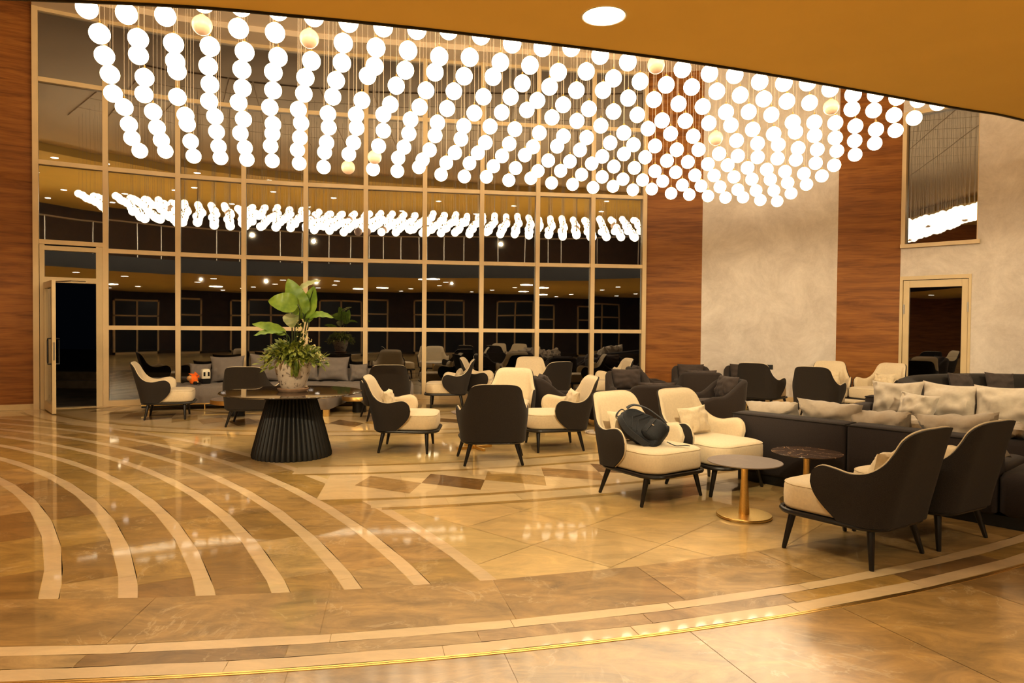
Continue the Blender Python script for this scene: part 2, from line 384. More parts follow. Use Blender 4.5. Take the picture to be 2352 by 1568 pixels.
for (om, hh, half, sk, a_ref) in ((3.41,.385,.30,.165,atan2(6.46-CG.y,-.53-CG.x)), (7.5,.40,.26,.16,atan2(10.25-CG.y,-2.44-CG.x))):
    rm = RG-om; da = 2*half/rm
    for k in range(-22, 26):
        a = a_ref+k*da; x0, y0 = CG.x+rm*cos(a), CG.y+rm*sin(a)
        if not outfan(x0, y0) or hypot(x0-CF.x, y0-CF.y) < RF0+RFD*7+.35: continue
        def pt(dt, do): r_ = rm-do; aa = a+dt/rm; return (CG.x+r_*cos(aa), CG.y+r_*sin(aa))
        poly([pt(-half,0), pt(sk,-hh), pt(half,0), pt(-sk,hh)], .0018, [DARK,BROWN,(.45,.28,.11)][(k*7) % 3] , 1., .1)
# border by the brass line, drawn over everything
ring(.31, .86, .92, .0024, None, 1., .08, [(.47,.30,.11),(.40,.245,.085),(.53,.35,.15)])
ring(.22, .31, .86, .0024, LIGHT, .3, .05, None, inroom, .3)
ring(.10, .22, .86, .0024, None, 1., .1, [BROWN,(.43,.29,.14),(.28,.17,.07)], inroom, .3)
ring(0, .10, .92, .0024, LIGHT, .3, .05, None, inroom, .6)
ring(-.95, -.03, .95, .0024, None, 1., .08, [(.45,.28,.10),(.36,.215,.075),(.52,.34,.14)], inroom, .1)
for o in range(8):
    ring(-.95-.7*(o+1), -.95-.7*o, .9, .0024, CREAM, .6, .08, None, inroom, .4*o)
fme = bpy.data.meshes.new('floor'); fme.from_pydata(fv, [], ff); fme.materials.append(M['floor'])
ca_ = fme.attributes.new('tile', 'FLOAT_COLOR', 'FACE')
for i, c in enumerate(fc): ca_.data[i].color = c
fl = bpy.data.objects.new('floor', fme); COL.objects.link(fl); fl['kind'] = 'structure'
# the brass expansion line
m = MB()
for o0, o1 in ((-.014,-.002),(-.03,-.018)):
    ra, rb = RG-o0, RG-o1; n = 120; vs = []
    aa = [radians(-150+130*i/n) for i in range(n+1)]
    rings = [[(CG.x+r_*cos(a), CG.y+r_*sin(a), z) for r_, z in ((ra,.0020),(ra,.0045),(rb,.0045),(rb,.0020))] for a in aa]
    m.loft(rings)
struct('trim_1', m, M['gold'])

# ------------------------------------------------------------------ ceilings
def prism(mb, pts, z0, z1):
    n = len(pts); mb.add([(p[0],p[1],z0) for p in pts]+[(p[0],p[1],z1) for p in pts],
        [tuple(range(n-1,-1,-1)), tuple(range(n,2*n))]+[(i,(i+1)%n,(i+1)%n+n,i+n) for i in range(n)])
m = MB(); prism(m, ROOM, CEIL_Z, CEIL_Z+.2); struct('ceiling', m, M['ceil'])
def offset_line(pts, d):
    out = []
    for i, p in enumerate(pts):
        a = Vector(pts[max(0,i-1)]); b = Vector(pts[min(len(pts)-1,i+1)]); t = (b-a).normalized()
        out.append((p[0]+t.y*d, p[1]-t.x*d))
    return out
back_line = WN+PN[1:]
for k, (d, z0) in enumerate(((1.25,CEIL_Z-.10),(.62,CEIL_Z-.20))):
    m = MB(); inner = offset_line(back_line, d)
    prism(m, back_line+inner[::-1], z0, CEIL_Z-.1*k if k else CEIL_Z-.001)
    struct('trim_%d' % (2+k), m, M['ceil'])
EDGE = crom([(-14,5.0),(-11,4.05),(-8,3.55),(-5,3.38),(-2.143,3.489),(-1.006,3.656),(.161,3.944),(1.352,4.307),(3.131,5.009),(3.856,5.301),(6.0,6.45),(8.2,8.1),(10.6,9.45)], 8)
m = MB(); prism(m, EDGE+[(12.9,6.2),(12.9,-7.9),(-13.9,-7.9)], MEZ_Z, MEZ_Z+.42)
struct('ceiling_lower', m, M['bulk'])
m = MB(); prism(m, [(-13.9,1.6),(12.9,1.6),(12.9,-7.9),(-13.9,-7.9)], 6.62, CEIL_Z-.002); struct('ceiling_rear', m, M['bulk'])
m = MB(); en = offset_line(EDGE, -.012)
rings = [[(a[0],a[1],MEZ_Z-.012),(b[0],b[1],MEZ_Z-.012),(b[0],b[1],MEZ_Z+.44),(a[0],a[1],MEZ_Z+.44)] for a, b in zip(EDGE, en)]
m.loft(rings); struct('trim_4', m, M['slabdark'])  # dark fascia; its lip paints in the thin shadow line at the ceiling edge
# upper gallery balustrade (seen mirrored in the windows)
m = MB(); eb = offset_line(EDGE, .25)
m.tube([(p[0],p[1],MEZ_Z+1.45) for p in eb], .025, 6)
for i in range(0, len(eb), 4): m.tube([(eb[i][0],eb[i][1],MEZ_Z+.42),(eb[i][0],eb[i][1],MEZ_Z+1.45)], .02, 6)
struct('trim_5', m, M['steel'])

# ------------------------------------------------------------------ walls
def wallbox(mb, a, b, z0, z1, th=.15):
    a = Vector(a); b = Vector(b); t = (b-a).normalized(); n = Vector((-t.y, t.x))*th
    p = [a, b, b+n, a+n]
    mb.add([(q.x,q.y,z) for z in (z0,z1) for q in p], [(3,2,1,0),(4,5,6,7),(0,1,5,4),(1,2,6,5),(2,3,7,6),(3,0,4,7)])
m = MB()
for a, b in zip(LN[:-1], LN[1:]): wallbox(m, a, b, 0, CEIL_Z)
struct('wall_left', m, M['wood'])
m = MB()
for a, b in zip(LN[:-1], LN[1:]): wallbox(m, offset_line(LN,.018)[LN.index(a)], offset_line(LN,.018)[LN.index(b)], 0, .095, .02)
struct('baseboard_left', m, M['base'])
m = MB(); wallbox(m, PN[0], PN[1], 0, CEIL_Z); struct('wall_center', m, M['wood'])
m = MB(); wallbox(m, PN[1], PN[2], 0, CEIL_Z); struct('wall_back', m, M['plaster'])
m = MB(); wallbox(m, PN[2], PN[3], 0, CEIL_Z); struct('wall_far', m, M['wood'])
m = MB()
po = offset_line(PN,.02)
for a, b in zip(po[:-1], po[1:]): wallbox(m, a, b, 0, .12, .025)
struct('baseboard_back', m, M['base'])
SILL = 2.99; WTOP = 5.45
m = MB()
wallbox(m, RW(0), RW(1.22), 2.44, SILL); wallbox(m, RW(1.2), RW(1.22), SILL, WTOP); wallbox(m, RW(0), RW(1.22), WTOP, CEIL_Z)
wallbox(m, RW(1.13), RW(1.22), 0, 2.44); wallbox(m, RW(1.22), RW(5.5), 0, CEIL_Z)
wallbox(m, RW(5.5), (13,6), 0, CEIL_Z); wallbox(m, (13,6), (13,-8), 0, CEIL_Z)
struct('wall_right', m, M['plaster'])
m = MB(); wallbox(m, (13,-8), (-14,-8), 0, CEIL_Z); struct('wall_rear', m, M['backwall'])
# lit yellow door frames of the rear wall, seen mirrored in the windows
for i, x in enumerate((-10.2,-6.8,-3.4,0,3.4,6.8,10.2)):
    m = MB(); y = -7.93
    for a, b, c, d in ((x-1.05,x-.97,0,2.7),(x+.97,x+1.05,0,2.7),(x-.04,x+.04,0,2.7),(x-1.05,x+1.05,2.62,2.7),(x-1.05,x+1.05,1.9,1.97),(x-1.05,x+1.05,0,.1)):
        m.box(a, b, y-.04, y+.04, c, d)
    o = struct('window_%d' % (13+i), m, M['frame'])
    m = MB(); m.box(x-.97, x+.97, y-.01, y+.01, .1, 2.62); m.build('pane', M['blackp'], o, smooth=False)

# curtain wall: one window unit per bay
def inward(i):
    a = Vector(WN[max(0,i-1)]); b = Vector(WN[min(10,i+1)]); t = (b-a).normalized(); return Vector((t.y,-t.x))
def barv(mb, p, n, w_, d0, d1, z0, z1):
    t = Vector((-n.y, n.x))*w_/2
    q = [p-t+n*d0, p+t+n*d0, p+t+n*d1, p-t+n*d1]
    mb.add([(v.x,v.y,z) for z in (z0,z1) for v in q], [(3,2,1,0),(4,5,6,7),(0,1,5,4),(1,2,6,5),(2,3,7,6),(3,0,4,7)])
def barh(mb, a, b, h_, d0, d1, z):
    a = Vector(a); b = Vector(b); t = (b-a).normalized(); n = Vector((t.y,-t.x))
    q = [a+n*d0, b+n*d0, b+n*d1, a+n*d1]
    mb.add([(v.x,v.y,zz) for zz in (z-h_/2,z+h_/2) for v in q], [(3,2,1,0),(4,5,6,7),(0,1,5,4),(1,2,6,5),(2,3,7,6),(3,0,4,7)])
for i in range(10):
    a, b = Vector(WN[i]), Vector(WN[i+1]); t = (b-a).normalized(); n = Vector((t.y,-t.x))
    m = MB()
    barv(m, b, inward(i+1), .085, -.06, .07, 0, CEIL_Z-.15)
    if i == 0: barv(m, a+t*.03, n, .085, -.06, .07, 0, CEIL_Z-.15)
    rows = ROWZ if i else [2.80]+ROWZ[2:]
    for z in rows: barh(m, a, b, .075, -.05, .055, z)
    if i: barh(m, a, b, .10, -.05, .06, .05)
    barh(m, a, b, .06, -.05, .05, CEIL_Z-.2)
    u = struct('window_%d' % (i+1), m, M['frame'])
    m = MB(); zs = ([.08] if i else [2.80])+list(ROWZ if i else ROWZ[2:])+[CEIL_Z-.2]
    for z0, z1 in zip(zs[:-1], zs[1:]):
        tz = random.uniform(-.004,.004)
        p0, p1 = a-n*.01, b-n*.01
        m.add([(p0.x,p0.y,z0),(p1.x,p1.y,z0),(p1.x+n.x*tz,p1.y+n.y*tz,z1),(p0.x+n.x*tz,p0.y+n.y*tz,z1)], [(0,1,2,3)])
    m.build('pane', M['glass'], u, smooth=False)
# entrance door bay
a, b = Vector(WN[0]), Vector(WN[1]); t = (b-a).normalized(); n = Vector((t.y,-t.x)); Lb = (b-a).length
m = MB()
barv(m, a+t*.115, n, .07, -.06, .06, 0, 2.76); barv(m, b-t*.09, n, .11, -.06, .06, 0, 2.76)
barh(m, a+t*.1, b-t*.1, .09, -.06, .065, 2.17); barh(m, a+t*.1, b-t*.1, .075, -.06, .065, 2.70)
barh(m, a+t*.1, b-t*.1, .012, -.09, .09, .004)
u = struct('door_1', m, M['doorframe'])
m = MB(); p0, p1 = a+t*.14, b-t*.13
m.add([(p0.x,p0.y,2.2),(p1.x,p1.y,2.2),(p1.x,p1.y,2.67),(p0.x,p0.y,2.67)], [(0,1,2,3)]); m.build('pane', M['glass'], u, smooth=False)
# open leaf, hinged on the left jamb
hx, hy = (a+t*.16+n*.07).x, (a+t*.16+n*.07).y; fx, fy = -7.275, 11.03
la = atan2(fy-hy, fx-hx); LW = .93
TD = Matrix.Translation((hx,hy,0)) @ Matrix.Rotation(la,4,'Z')
m = MB()
for bx in ((0,.085,0,2.12),(LW-.085,LW,0,2.12),(.085,LW-.085,0,.16),(.085,LW-.085,2.0,2.12)):
    m.box(bx[0],bx[1],-.027,.027,.015+bx[2],bx[3],TD)
leaf = m.build('leaf_frame', M['doorframe'], u, smooth=False, bevel=.004)
m = MB(); m.add([TD@Vector(q) for q in ((.085,0,.16),(LW-.085,0,.16),(LW-.085,0,2.0),(.085,0,2.0))], [(0,1,2,3)]); m.build('pane', M['glass'], leaf, smooth=False)
for s in (-1,1):
    m = MB(); y = s*.075
    m.tube([TD@Vector(q) for q in ((LW-.05,s*.03,.80),(LW-.05,y,.80),(LW-.07,y,.83),(LW-.07,y,1.17),(LW-.05,y,1.20),(LW-.05,s*.03,1.20))], .012, 8); m.build('pull_handle', M['blackm'], leaf)
m = MB(); m.box(LW-.002,LW+.004,-.011,.011,.86,1.14,TD); m.build('lock_plate', M['steel'], leaf, smooth=False)
m = MB(); m.tube([TD@Vector((-.02,.03,.02)),TD@Vector((-.02,.03,2.05))], .014, 8)
for z in (.22,1.05,1.88): m.box(-.07,.06,.015,.05,z-.03,z+.03,TD)
m.build('hinge', M['blackm'], leaf, smooth=False)
m = MB(); m.box(.05,.30,.03,.07,2.06,2.13,TD); m.tube([TD@Vector((.2,.06,2.12)),TD@Vector((.45,.3,2.14)),TD@Vector((.2,.55,2.15))], .010, 6); m.build('door_closer', M['steel'], leaf, smooth=False)
# side wall door and window
def rpt(s, d=0):   # point on the right wall, d metres into the room
    nn = Vector((RD.y, -RD.x))
    p = P0R+RD*s+nn*d; return p
def rbox(mb, s0, s1, d0, d1, z0, z1):
    q = [rpt(s0,d0), rpt(s1,d0), rpt(s1,d1), rpt(s0,d1)]
    mb.add([(v.x,v.y,z) for z in (z0,z1) for v in q], [(3,2,1,0),(4,5,6,7),(0,1,5,4),(1,2,6,5),(2,3,7,6),(3,0,4,7)])
m = MB(); rbox(m,.0,.05,-.1,.012,0,2.44); rbox(m,1.09,1.13,-.1,.012,0,2.44); rbox(m,.05,1.09,-.1,.012,2.37,2.44)
u = struct('door_2', m, M['doorframe'])
m = MB(); rbox(m,.055,.155,-.07,-.01,.01,2.36); rbox(m,.985,1.085,-.07,-.01,.01,2.36); rbox(m,.155,.985,-.07,-.01,2.23,2.36); rbox(m,.155,.985,-.07,-.01,.01,.14)
lf = m.build('leaf_frame', M['doorframe'], u, smooth=False, bevel=.004)
def rpane(mb, s0, s1, d, z0, z1): 
    p, q = rpt(s0,d), rpt(s1,d); mb.add([(p.x,p.y,z0),(q.x,q.y,z0),(q.x,q.y,z1),(p.x,p.y,z1)], [(0,1,2,3)])
m = MB(); rpane(m,.155,.985,-.04,.14,2.23); m.build('pane', M['glassr'], lf, smooth=False)
m = MB(); rbox(m,.06,.085,-.01,.005,1.75,1.92); rbox(m,1.075,1.10,-.01,.012,1.78,1.95); m.build('hinge', M['steel'], lf, smooth=False)
m = MB(); rbox(m,.0,.07,-.12,.02,SILL,WTOP); rbox(m,.07,1.2,-.12,.02,WTOP-.07,WTOP); rbox(m,.0,1.24,-.12,.05,SILL-.03,SILL+.04); rbox(m,1.185,1.2,-.12,-.01,SILL,WTOP)
u = struct('window_11', m, M['frame'])
m = MB(); rpane(m,.07,1.19,-.08,SILL,WTOP-.07); m.build('pane', M['glassr'], u, smooth=False)
# outlet on the plaster
d = (Vector(PN[2])-Vector(PN[1])).normalized(); nn = Vector((d.y,-d.x)); px = 1767; k = (px-1176)/F_PX
s = (k*PN[1][1]-PN[1][0])/(d.x-k*d.y); p = Vector(PN[1])+d*s
t_ = thing('wall_outlet', 'black double wall outlet on the pale plaster wall between the armchairs', 'outlet', (p.x+nn.x*.002,p.y+nn.y*.002,.70), atan2(d.y,d.x))
m = MB(); m.box(-.075,.075,-.012,0,-.045,.045); m.build('cover_plate', M['blackp'], t_, smooth=False, bevel=.003)
m = MB(); m.lathe([(.0,0),(.024,0),(.024,.003),(0,.003)], 16, T=Matrix.Translation((-.035,-.013,0)) @ Matrix.Rotation(pi/2,4,'X')); m.lathe([(.0,0),(.024,0),(.024,.003),(0,.003)], 16, T=Matrix.Translation((.035,-.013,0)) @ Matrix.Rotation(pi/2,4,'X')); m.build('socket', M['rubber'], t_)
# outside at night
m = MB(); m.box(-30,30,11.0,40,-.25,-.06); struct('ground', m, M['asphalt'])
m = MB()
m.box(-26,-4,16.0,16.3,-.06,.12); m.box(-26,-4,16.9,17.2,-.06,.26)
o = m.build('kerb_step', M['kerb'], smooth=False, bevel=.01); tag(o, 'low stone kerb steps on the dark paving outside the open door', 'kerb')

# ------------------------------------------------------------------ downlights
def downlight(loc, label, group=None, r=.106):
    t = thing('ceiling_light', label, 'ceiling light', loc, 0, group)
    m = MB(); m.lathe([(r,-.001),(r+.006,-.004),(r+.012,-.001)], 40, cap=False); m.build('rim', M['lightrim'], t)
    m = MB(); m.lathe([(r,-.002),(0,-.0021)], 40, cap=False); m.build('diffuser', M['downlight'], t)
    return t
d0 = downlight((.458,3.616,MEZ_Z), 'large round recessed downlight glowing white in the low amber ceiling')
ch = tree(d0)
for y in (1.4,-1.2,-3.8,-6.2):
    for x in (-10.5,-7.5,-4.5,-1.6,1.4,4.4,7.4,10.4):
        if (y > 1 and x > 9.5) or (x == -1.6 and y == 1.4): pass
        dup(d0, (x+.3*(y==-1.2), y, MEZ_Z), 0, 'round downlight of the low amber ceiling, seen only mirrored in the glass wall', 'mirrored downlights of the low ceiling', ch)
for y in (-6.5,-4,-1.5,1.0):
    for x in (-11,-8,-5,-2,1,4,7,10):
        dup(d0, (x+.7*((y*2) % 2), y, 6.619), 0, 'small round downlight of the high ceiling, seen only mirrored in the glass wall', 'mirrored downlights of the high ceiling', ch)
# lamps that belong to the downlight rows
for x, y, e in ((.458,3.616,30),(-4.5,1.4,55),(4.4,1.4,55),(-9,0,55),(9,1,55),(0,-3,60),(-6,-4,50),(6,-4,50)):
    ld = bpy.data.lights.new('downlight_lamp', 'AREA'); ld.shape = 'DISK'; ld.size = .5; ld.energy = e*1.3; ld.color = (1,.86,.585)
    lo = bpy.data.objects.new('downlight_lamp', ld); COL.objects.link(lo); lo.location = (x,y,MEZ_Z-.03)

# added spots below the gallery edge that brighten the lounge and its far walls
for x, y, tx in ((-6.5,3.2,-6.3),(-2.5,3.2,-2.6),(1.2,3.6,1.6),(4.6,5.1,5.2),(7.4,6.9,8.6)):
    ld = bpy.data.lights.new('added_wash_spot', 'SPOT'); ld.shadow_soft_size = .035; ld.energy = 520; ld.color = (1,.86,.585); ld.spot_size = radians(58); ld.spot_blend = .7
    lo = bpy.data.objects.new('added_wash_spot', ld); COL.objects.link(lo); lo.location = (x,y-.3,MEZ_Z-.15)
    lo.rotation_euler = (Vector((tx,y-.3+6,.25))-lo.location).to_track_quat('-Z','Y').to_euler()
# unseen fill lights added above the low ceiling to brighten the upper one
for x, y in ((-8,-1),(-2,-2),(4,-1),(9,1)):
    ld = bpy.data.lights.new('gallery_fill', 'POINT'); ld.shadow_soft_size = .06; ld.energy = 420; ld.color = (1,.80,.48)
    lo = bpy.data.objects.new('gallery_fill', ld); COL.objects.link(lo); lo.location = (x,y,4.9)
SC.cycles.max_bounces = 7; SC.cycles.diffuse_bounces = 3; SC.cycles.glossy_bounces = 4; SC.cycles.transparent_max_bounces = 8
SC.cycles.use_light_tree = False; SC.cycles.use_adaptive_sampling = True; SC.cycles.adaptive_threshold = .03
SC.cycles.sample_clamp_indirect = 6.0; SC.cycles.caustics_reflective = False; SC.cycles.caustics_refractive = False
G_O=(-4.3466,5.9811);G_A=(0.33170,0.09485)
GLOBES={
2:[(1,0.27,4.477),(2,0.26,4.467),(3,0.26,4.491),(4,0.23,4.441),(5,0.22,4.451),(6,0.24,4.452),(7,0.22,4.433),(8,0.22,4.428),(9,0.21,4.42),(10,0.2,4.429),(11,0.19,4.403),(12,0.18,4.434),(13,0.2,4.418),(14,0.21,4.423),(15,0.2,4.382),(16,0.2,4.428),(17,0.2,4.384),(18,0.2,4.384),(19,0.2,4.38),(20,0.2,4.388),(21,0.21,4.372),(22,0.17,4.359),(23,0.16,4.344),(24,0.15,4.348),(25,0.14,4.361),(26,0.1,4.337),(27,0.05,4.344),(28,0.06,4.358),(29,0.02,4.326),(30,-0,4.317)],
3:[(1,0.32,4.37),(2,0.34,4.364),(3,0.3,4.353),(4,0.31,4.364),(5,0.3,4.349),(6,0.28,4.331),(7,0.28,4.329),(8,0.22,4.345),(9,0.25,4.347),(10,0.24,4.34),(11,0.22,4.354),(12,0.21,4.344),(13,0.21,4.374),(14,0.25,4.335),(15,0.24,4.329),(16,0.24,4.322),(17,0.25,4.357),(18,0.23,4.296),(19,0.25,4.311),(20,0.25,4.291),(21,0.25,4.29),(22,0.24,4.251),(23,0.22,4.285),(24,0.22,4.279),(25,0.19,4.211),(26,0.18,4.24),(27,0.16,4.262),(28,0.12,4.247),(29,0.13,4.229),(30,0.1,4.245)],
4:[(1,0.19,4.273),(2,0.13,4.316),(3,0.17,4.289),(4,0.13,4.275),(5,0.13,4.275),(6,0.09,4.283),(7,0.09,4.259),(8,0.07,4.262),(9,0.1,4.352),(10,0.06,4.272),(11,0.08,4.252),(12,0.06,4.276),(13,0.12,4.246),(14,0.12,4.278),(15,0.12,4.268),(16,0.11,4.248),(17,0.12,4.229),(18,0.11,4.226),(19,0.08,4.215),(20,0.12,4.175),(21,0.11,4.199),(22,0.13,4.2),(23,0.11,4.204),(24,0.1,4.176),(25,0.07,4.142),(26,0.1,4.2),(27,0.02,4.177),(28,0.03,4.172),(29,0,4.158),(30,0.02,4.15)],
5:[(1,0.09,4.192),(2,0.09,4.194),(3,0.05,4.302),(4,0.05,4.187),(5,0.06,4.181),(6,0.03,4.189),(7,0.03,4.184),(8,-0.01,4.181),(9,-0.02,4.17),(10,-0.03,4.154),(11,0.01,4.157),(12,0.01,4.171),(13,0.02,4.146),(14,0.06,4.187),(15,0.03,4.249),(16,0.03,4.185),(17,0.04,4.171),(18,0.03,4.138),(19,0,4.071),(20,0.04,4.159),(21,0.03,4.118),(22,0.04,4.114),(23,0.07,4.116),(24,0.04,4.109),(25,0.04,4.097),(26,0.04,4.106),(27,0.02,4.082),(28,-0.02,4.09),(29,-0.02,4.096),(30,-0.07,4.065)],
6:[(1,-0.07,4.085),(2,-0.14,4.11),(3,-0.11,4.113),(4,-0.11,4.097),(5,-0.16,4.114),(6,-0.13,4.089),(7,-0.17,4.092),(8,-0.15,4.074),(9,-0.16,4.092),(10,-0.18,4.127),(11,-0.18,4.092),(12,-0.17,4.084),(13,-0.16,4.071),(14,-0.13,4.097),(15,-0.14,4.091),(16,-0.14,4.069),(17,-0.14,4.055),(18,-0.15,4.064),(19,-0.13,4.019),(20,-0.1,4.022),(21,-0.13,4.032),(22,-0.13,4.006),(23,-0.11,4.034),(24,-0.13,4.001),(25,-0.22,3.993),(26,-0.24,4),(27,-0.24,4.006),(28,-0.3,4.012),(29,-0.27,3.987),(30,-0.29,3.978)],
7:[(1,0.03,4.036),(2,-0.06,4.01),(3,-0.02,4),(4,-0.05,4.017),(5,-0.09,4.013),(6,-0.08,3.983),(7,-0.09,4.027),(8,-0.1,4.001),(9,-0.08,4.026),(10,-0.08,4.018),(11,-0.11,4.008),(12,-0.09,4.013),(13,-0.06,3.994),(14,-0.07,3.973),(15,-0.08,3.984),(16,-0.08,3.969),(17,-0.04,4.007),(18,-0.04,3.98),(19,-0.04,3.914),(20,-0.06,3.974),(21,-0.07,3.953),(22,-0.04,3.928),(23,-0.03,3.936),(24,-0.05,3.929),(25,-0.06,3.936),(26,-0.05,3.921),(27,-0.05,3.92),(28,-0.09,3.911),(29,-0.08,3.903),(30,-0.1,3.889)],
8:[(1,-0.05,3.923),(2,-0.13,3.912),(3,-0.12,3.986),(4,-0.12,3.919),(5,-0.29,3.924),(6,-0.15,3.951),(7,-0.15,3.927),(8,-0.16,3.89),(9,-0.14,3.918),(10,-0.17,3.899),(11,-0.17,3.91),(12,-0.14,3.9),(13,-0.1,3.889),(14,-0.14,3.911),(15,-0.11,3.896),(16,-0.12,3.933),(17,-0.08,3.881),(18,-0.1,3.893),(19,-0.1,3.886),(20,-0.06,3.868),(21,-0.08,3.872),(22,-0.08,3.847),(23,-0.06,3.853),(24,-0.09,3.831),(25,-0.11,3.85),(26,-0.07,3.852),(27,-0.12,3.838),(28,-0.13,3.857),(29,-0.18,3.826),(30,-0.13,3.821)],
9:[(1,-0.18,3.84),(2,-0.18,3.84),(3,-0.16,3.852),(4,-0.17,3.813),(5,-0.22,3.824),(6,-0.27,3.872),(7,-0.26,3.846),(8,-0.22,3.842),(9,-0.27,3.839),(10,-0.24,3.826),(11,-0.28,3.839),(12,-0.27,3.838),(13,-0.27,3.82),(14,-0.27,3.838),(15,-0.22,3.821),(16,-0.23,3.818),(17,-0.21,3.8),(18,-0.16,3.827),(19,-0.17,3.793),(20,-0.18,3.781),(21,-0.16,3.769),(22,-0.18,3.778),(23,-0.16,3.782),(24,-0.15,3.744),(25,-0.17,3.751),(26,-0.16,3.759),(27,-0.19,3.734),(28,-0.19,3.741),(29,-0.19,3.761),(30,-0.21,3.736)],
10:[(1,-0.13,3.76),(2,-0.23,3.781),(3,-0.21,3.74),(4,-0.22,3.744),(5,-0.23,3.745),(6,-0.26,3.75),(7,-0.21,3.741),(8,-0.24,3.713),(9,-0.25,3.732),(10,-0.22,3.731),(11,-0.2,3.728),(12,-0.28,3.808),(13,-0.31,3.721),(14,-0.28,3.716),(15,-0.28,3.734),(16,-0.25,3.705),(17,-0.22,3.759),(18,-0.23,3.708),(19,-0.21,3.71),(20,-0.2,3.682),(21,-0.2,3.723),(22,-0.18,3.688),(23,-0.2,3.721),(24,-0.18,3.673),(25,-0.2,3.672),(26,-0.18,3.67),(27,-0.21,3.664),(28,-0.22,3.688),(29,-0.23,3.663),(30,-0.25,3.662)],
1:[(4,0.41,4.528),(5,0.38,4.535),(6,0.37,4.541),(7,0.35,4.524),(8,0.33,4.51),(9,0.33,4.505),(10,0.33,4.521),(11,0.3,4.559),(12,0.31,4.546),(13,0.31,4.5),(14,0.31,4.501),(15,0.28,4.539),(16,0.28,4.491),(17,0.26,4.455),(18,0.28,4.459),(19,0.26,4.45),(20,0.29,4.438),(21,0.27,4.455),(22,0.27,4.413),(23,0.25,4.43),(24,0.24,4.471),(25,0.2,4.429),(26,0.2,4.396),(27,0.2,4.431),(28,0.18,4.426),(29,0.16,4.429),(30,0.09,4.419)],
}
# ------------------------------------------------------------------ the chandelier of globe pendants
GR = .0985
ORD = 'first second third fourth fifth sixth seventh eighth ninth tenth eleventh twelfth thirteenth fourteenth fifteenth sixteenth seventeenth eighteenth nineteenth twentieth'.split()
ORD += ['twenty-'+o for o in ORD[:9]]+['thirtieth']
ga, gb = Vector(G_A), Vector((-G_A[1], G_A[0])); go_ = Vector(G_O)
def pendant_meshes():
    m = MB(); prof = [(0,-GR)]
    for k in range(1, 15):
        a = -pi/2+pi*k/15.6; prof.append((GR*cos(a), GR*sin(a)))
    prof.append((.030, .0955)); m.lathe(prof[1:], 30); g = m
    c = MB(); c.lathe([(.030,.0950),(.031,.100),(.012,.106),(.009,.114),(.009,.130),(.003,.134)], 12)
    w_ = MB(); w_.lathe([(.0022,.13),(.0022,1.13)], 5)
    return g, c, w_
g, c, w_ = pendant_meshes()
gm = g.build('globe', M['lit']); gp = g.build('globe', M['unlit']); cm = c.build('cap', M['brass']); wm = w_.build('cable', M['wire'])
PEACH = {(4,2),(7,2),(9,10),(19-1,1),(23,5),(26,2)}
HALF = {(10,9)}
protos = (gm, gp, cm, wm)
for r_ in GLOBES:
    cols_ = sorted(x[0] for x in GLOBES[r_])
    for (c_, dt, z) in GLOBES[r_]:
        p = go_+gb*r_+ga*(c_+dt)
        unlit = (c_, r_) in PEACH or (c_, r_) in HALF
        rank = cols_.index(c_)
        lab = '%s globe pendant, %s from the left in the %s row counted from the windows' % ('unlit peach' if (c_,r_) in PEACH else 'half-lit peach' if unlit else 'glowing white', ORD[rank], ORD[10-r_])
        t = bpy.data.objects.new('globe_pendant', None); COL.objects.link(t); t.location = (p.x, p.y, z); t.empty_display_size = .05
        tag(t, lab, 'pendant light', 'globe pendants of the large chandelier')
        for src in (gp if unlit else gm, cm, wm):
            k = src.copy(); COL.objects.link(k); k.parent = t
            if src is wm: k.scale = (1,1,CEIL_Z-z-.13); k.location = (0,0,.13-.13*(CEIL_Z-z-.13))
for o in protos: bpy.data.objects.remove(o)
# rows hidden by the low ceiling, seen only mirrored in the windows
m = MB()
def hidden(c_, r_):
    p = go_+gb*r_+ga*(c_+.2); z = 4.575-.0045*c_+(1-r_)*.095+random.uniform(-.03,.03)
    m.cur = 0; m.lathe([(GR*cos(-pi/2+pi*k/9), GR*sin(-pi/2+pi*k/9)) for k in range(1,9)], 12, (p.x,p.y,z))
    m.cur = 1; m.tube([(p.x,p.y,z+GR),(p.x,p.y,CEIL_Z)], .0022, 4)
for c_ in (1,2,3): hidden(c_, 1)
for r_ in (0,-1,-2):
    for c_ in range(1,31): hidden(c_, r_)
o = m.build('globe_pendant_rows', [M['lit'], M['wire']]); tag(o, 'front rows of the globe chandelier hidden by the low ceiling and mirrored in the windows', 'pendant light', kind='stuff')
# ceiling plate above the pendants
m = MB()
for i in range(0, 30, 3):
    for j in range(-2, 11, 3):
        p = go_+gb*(j+1)+ga*(i+2)
        T_ = Matrix.Translation((p.x,p.y,CEIL_Z-.0)) @ Matrix.Rotation(atan2(ga.y,ga.x),4,'Z')
        m.box(-.5,.5,-.5,.5,-.03,.002,T_)
o = m.build('chandelier_ceiling_plate', M['ceil'], smooth=False); tag(o, 'pale plate on the high ceiling that the globe pendants hang from', 'ceiling plate')
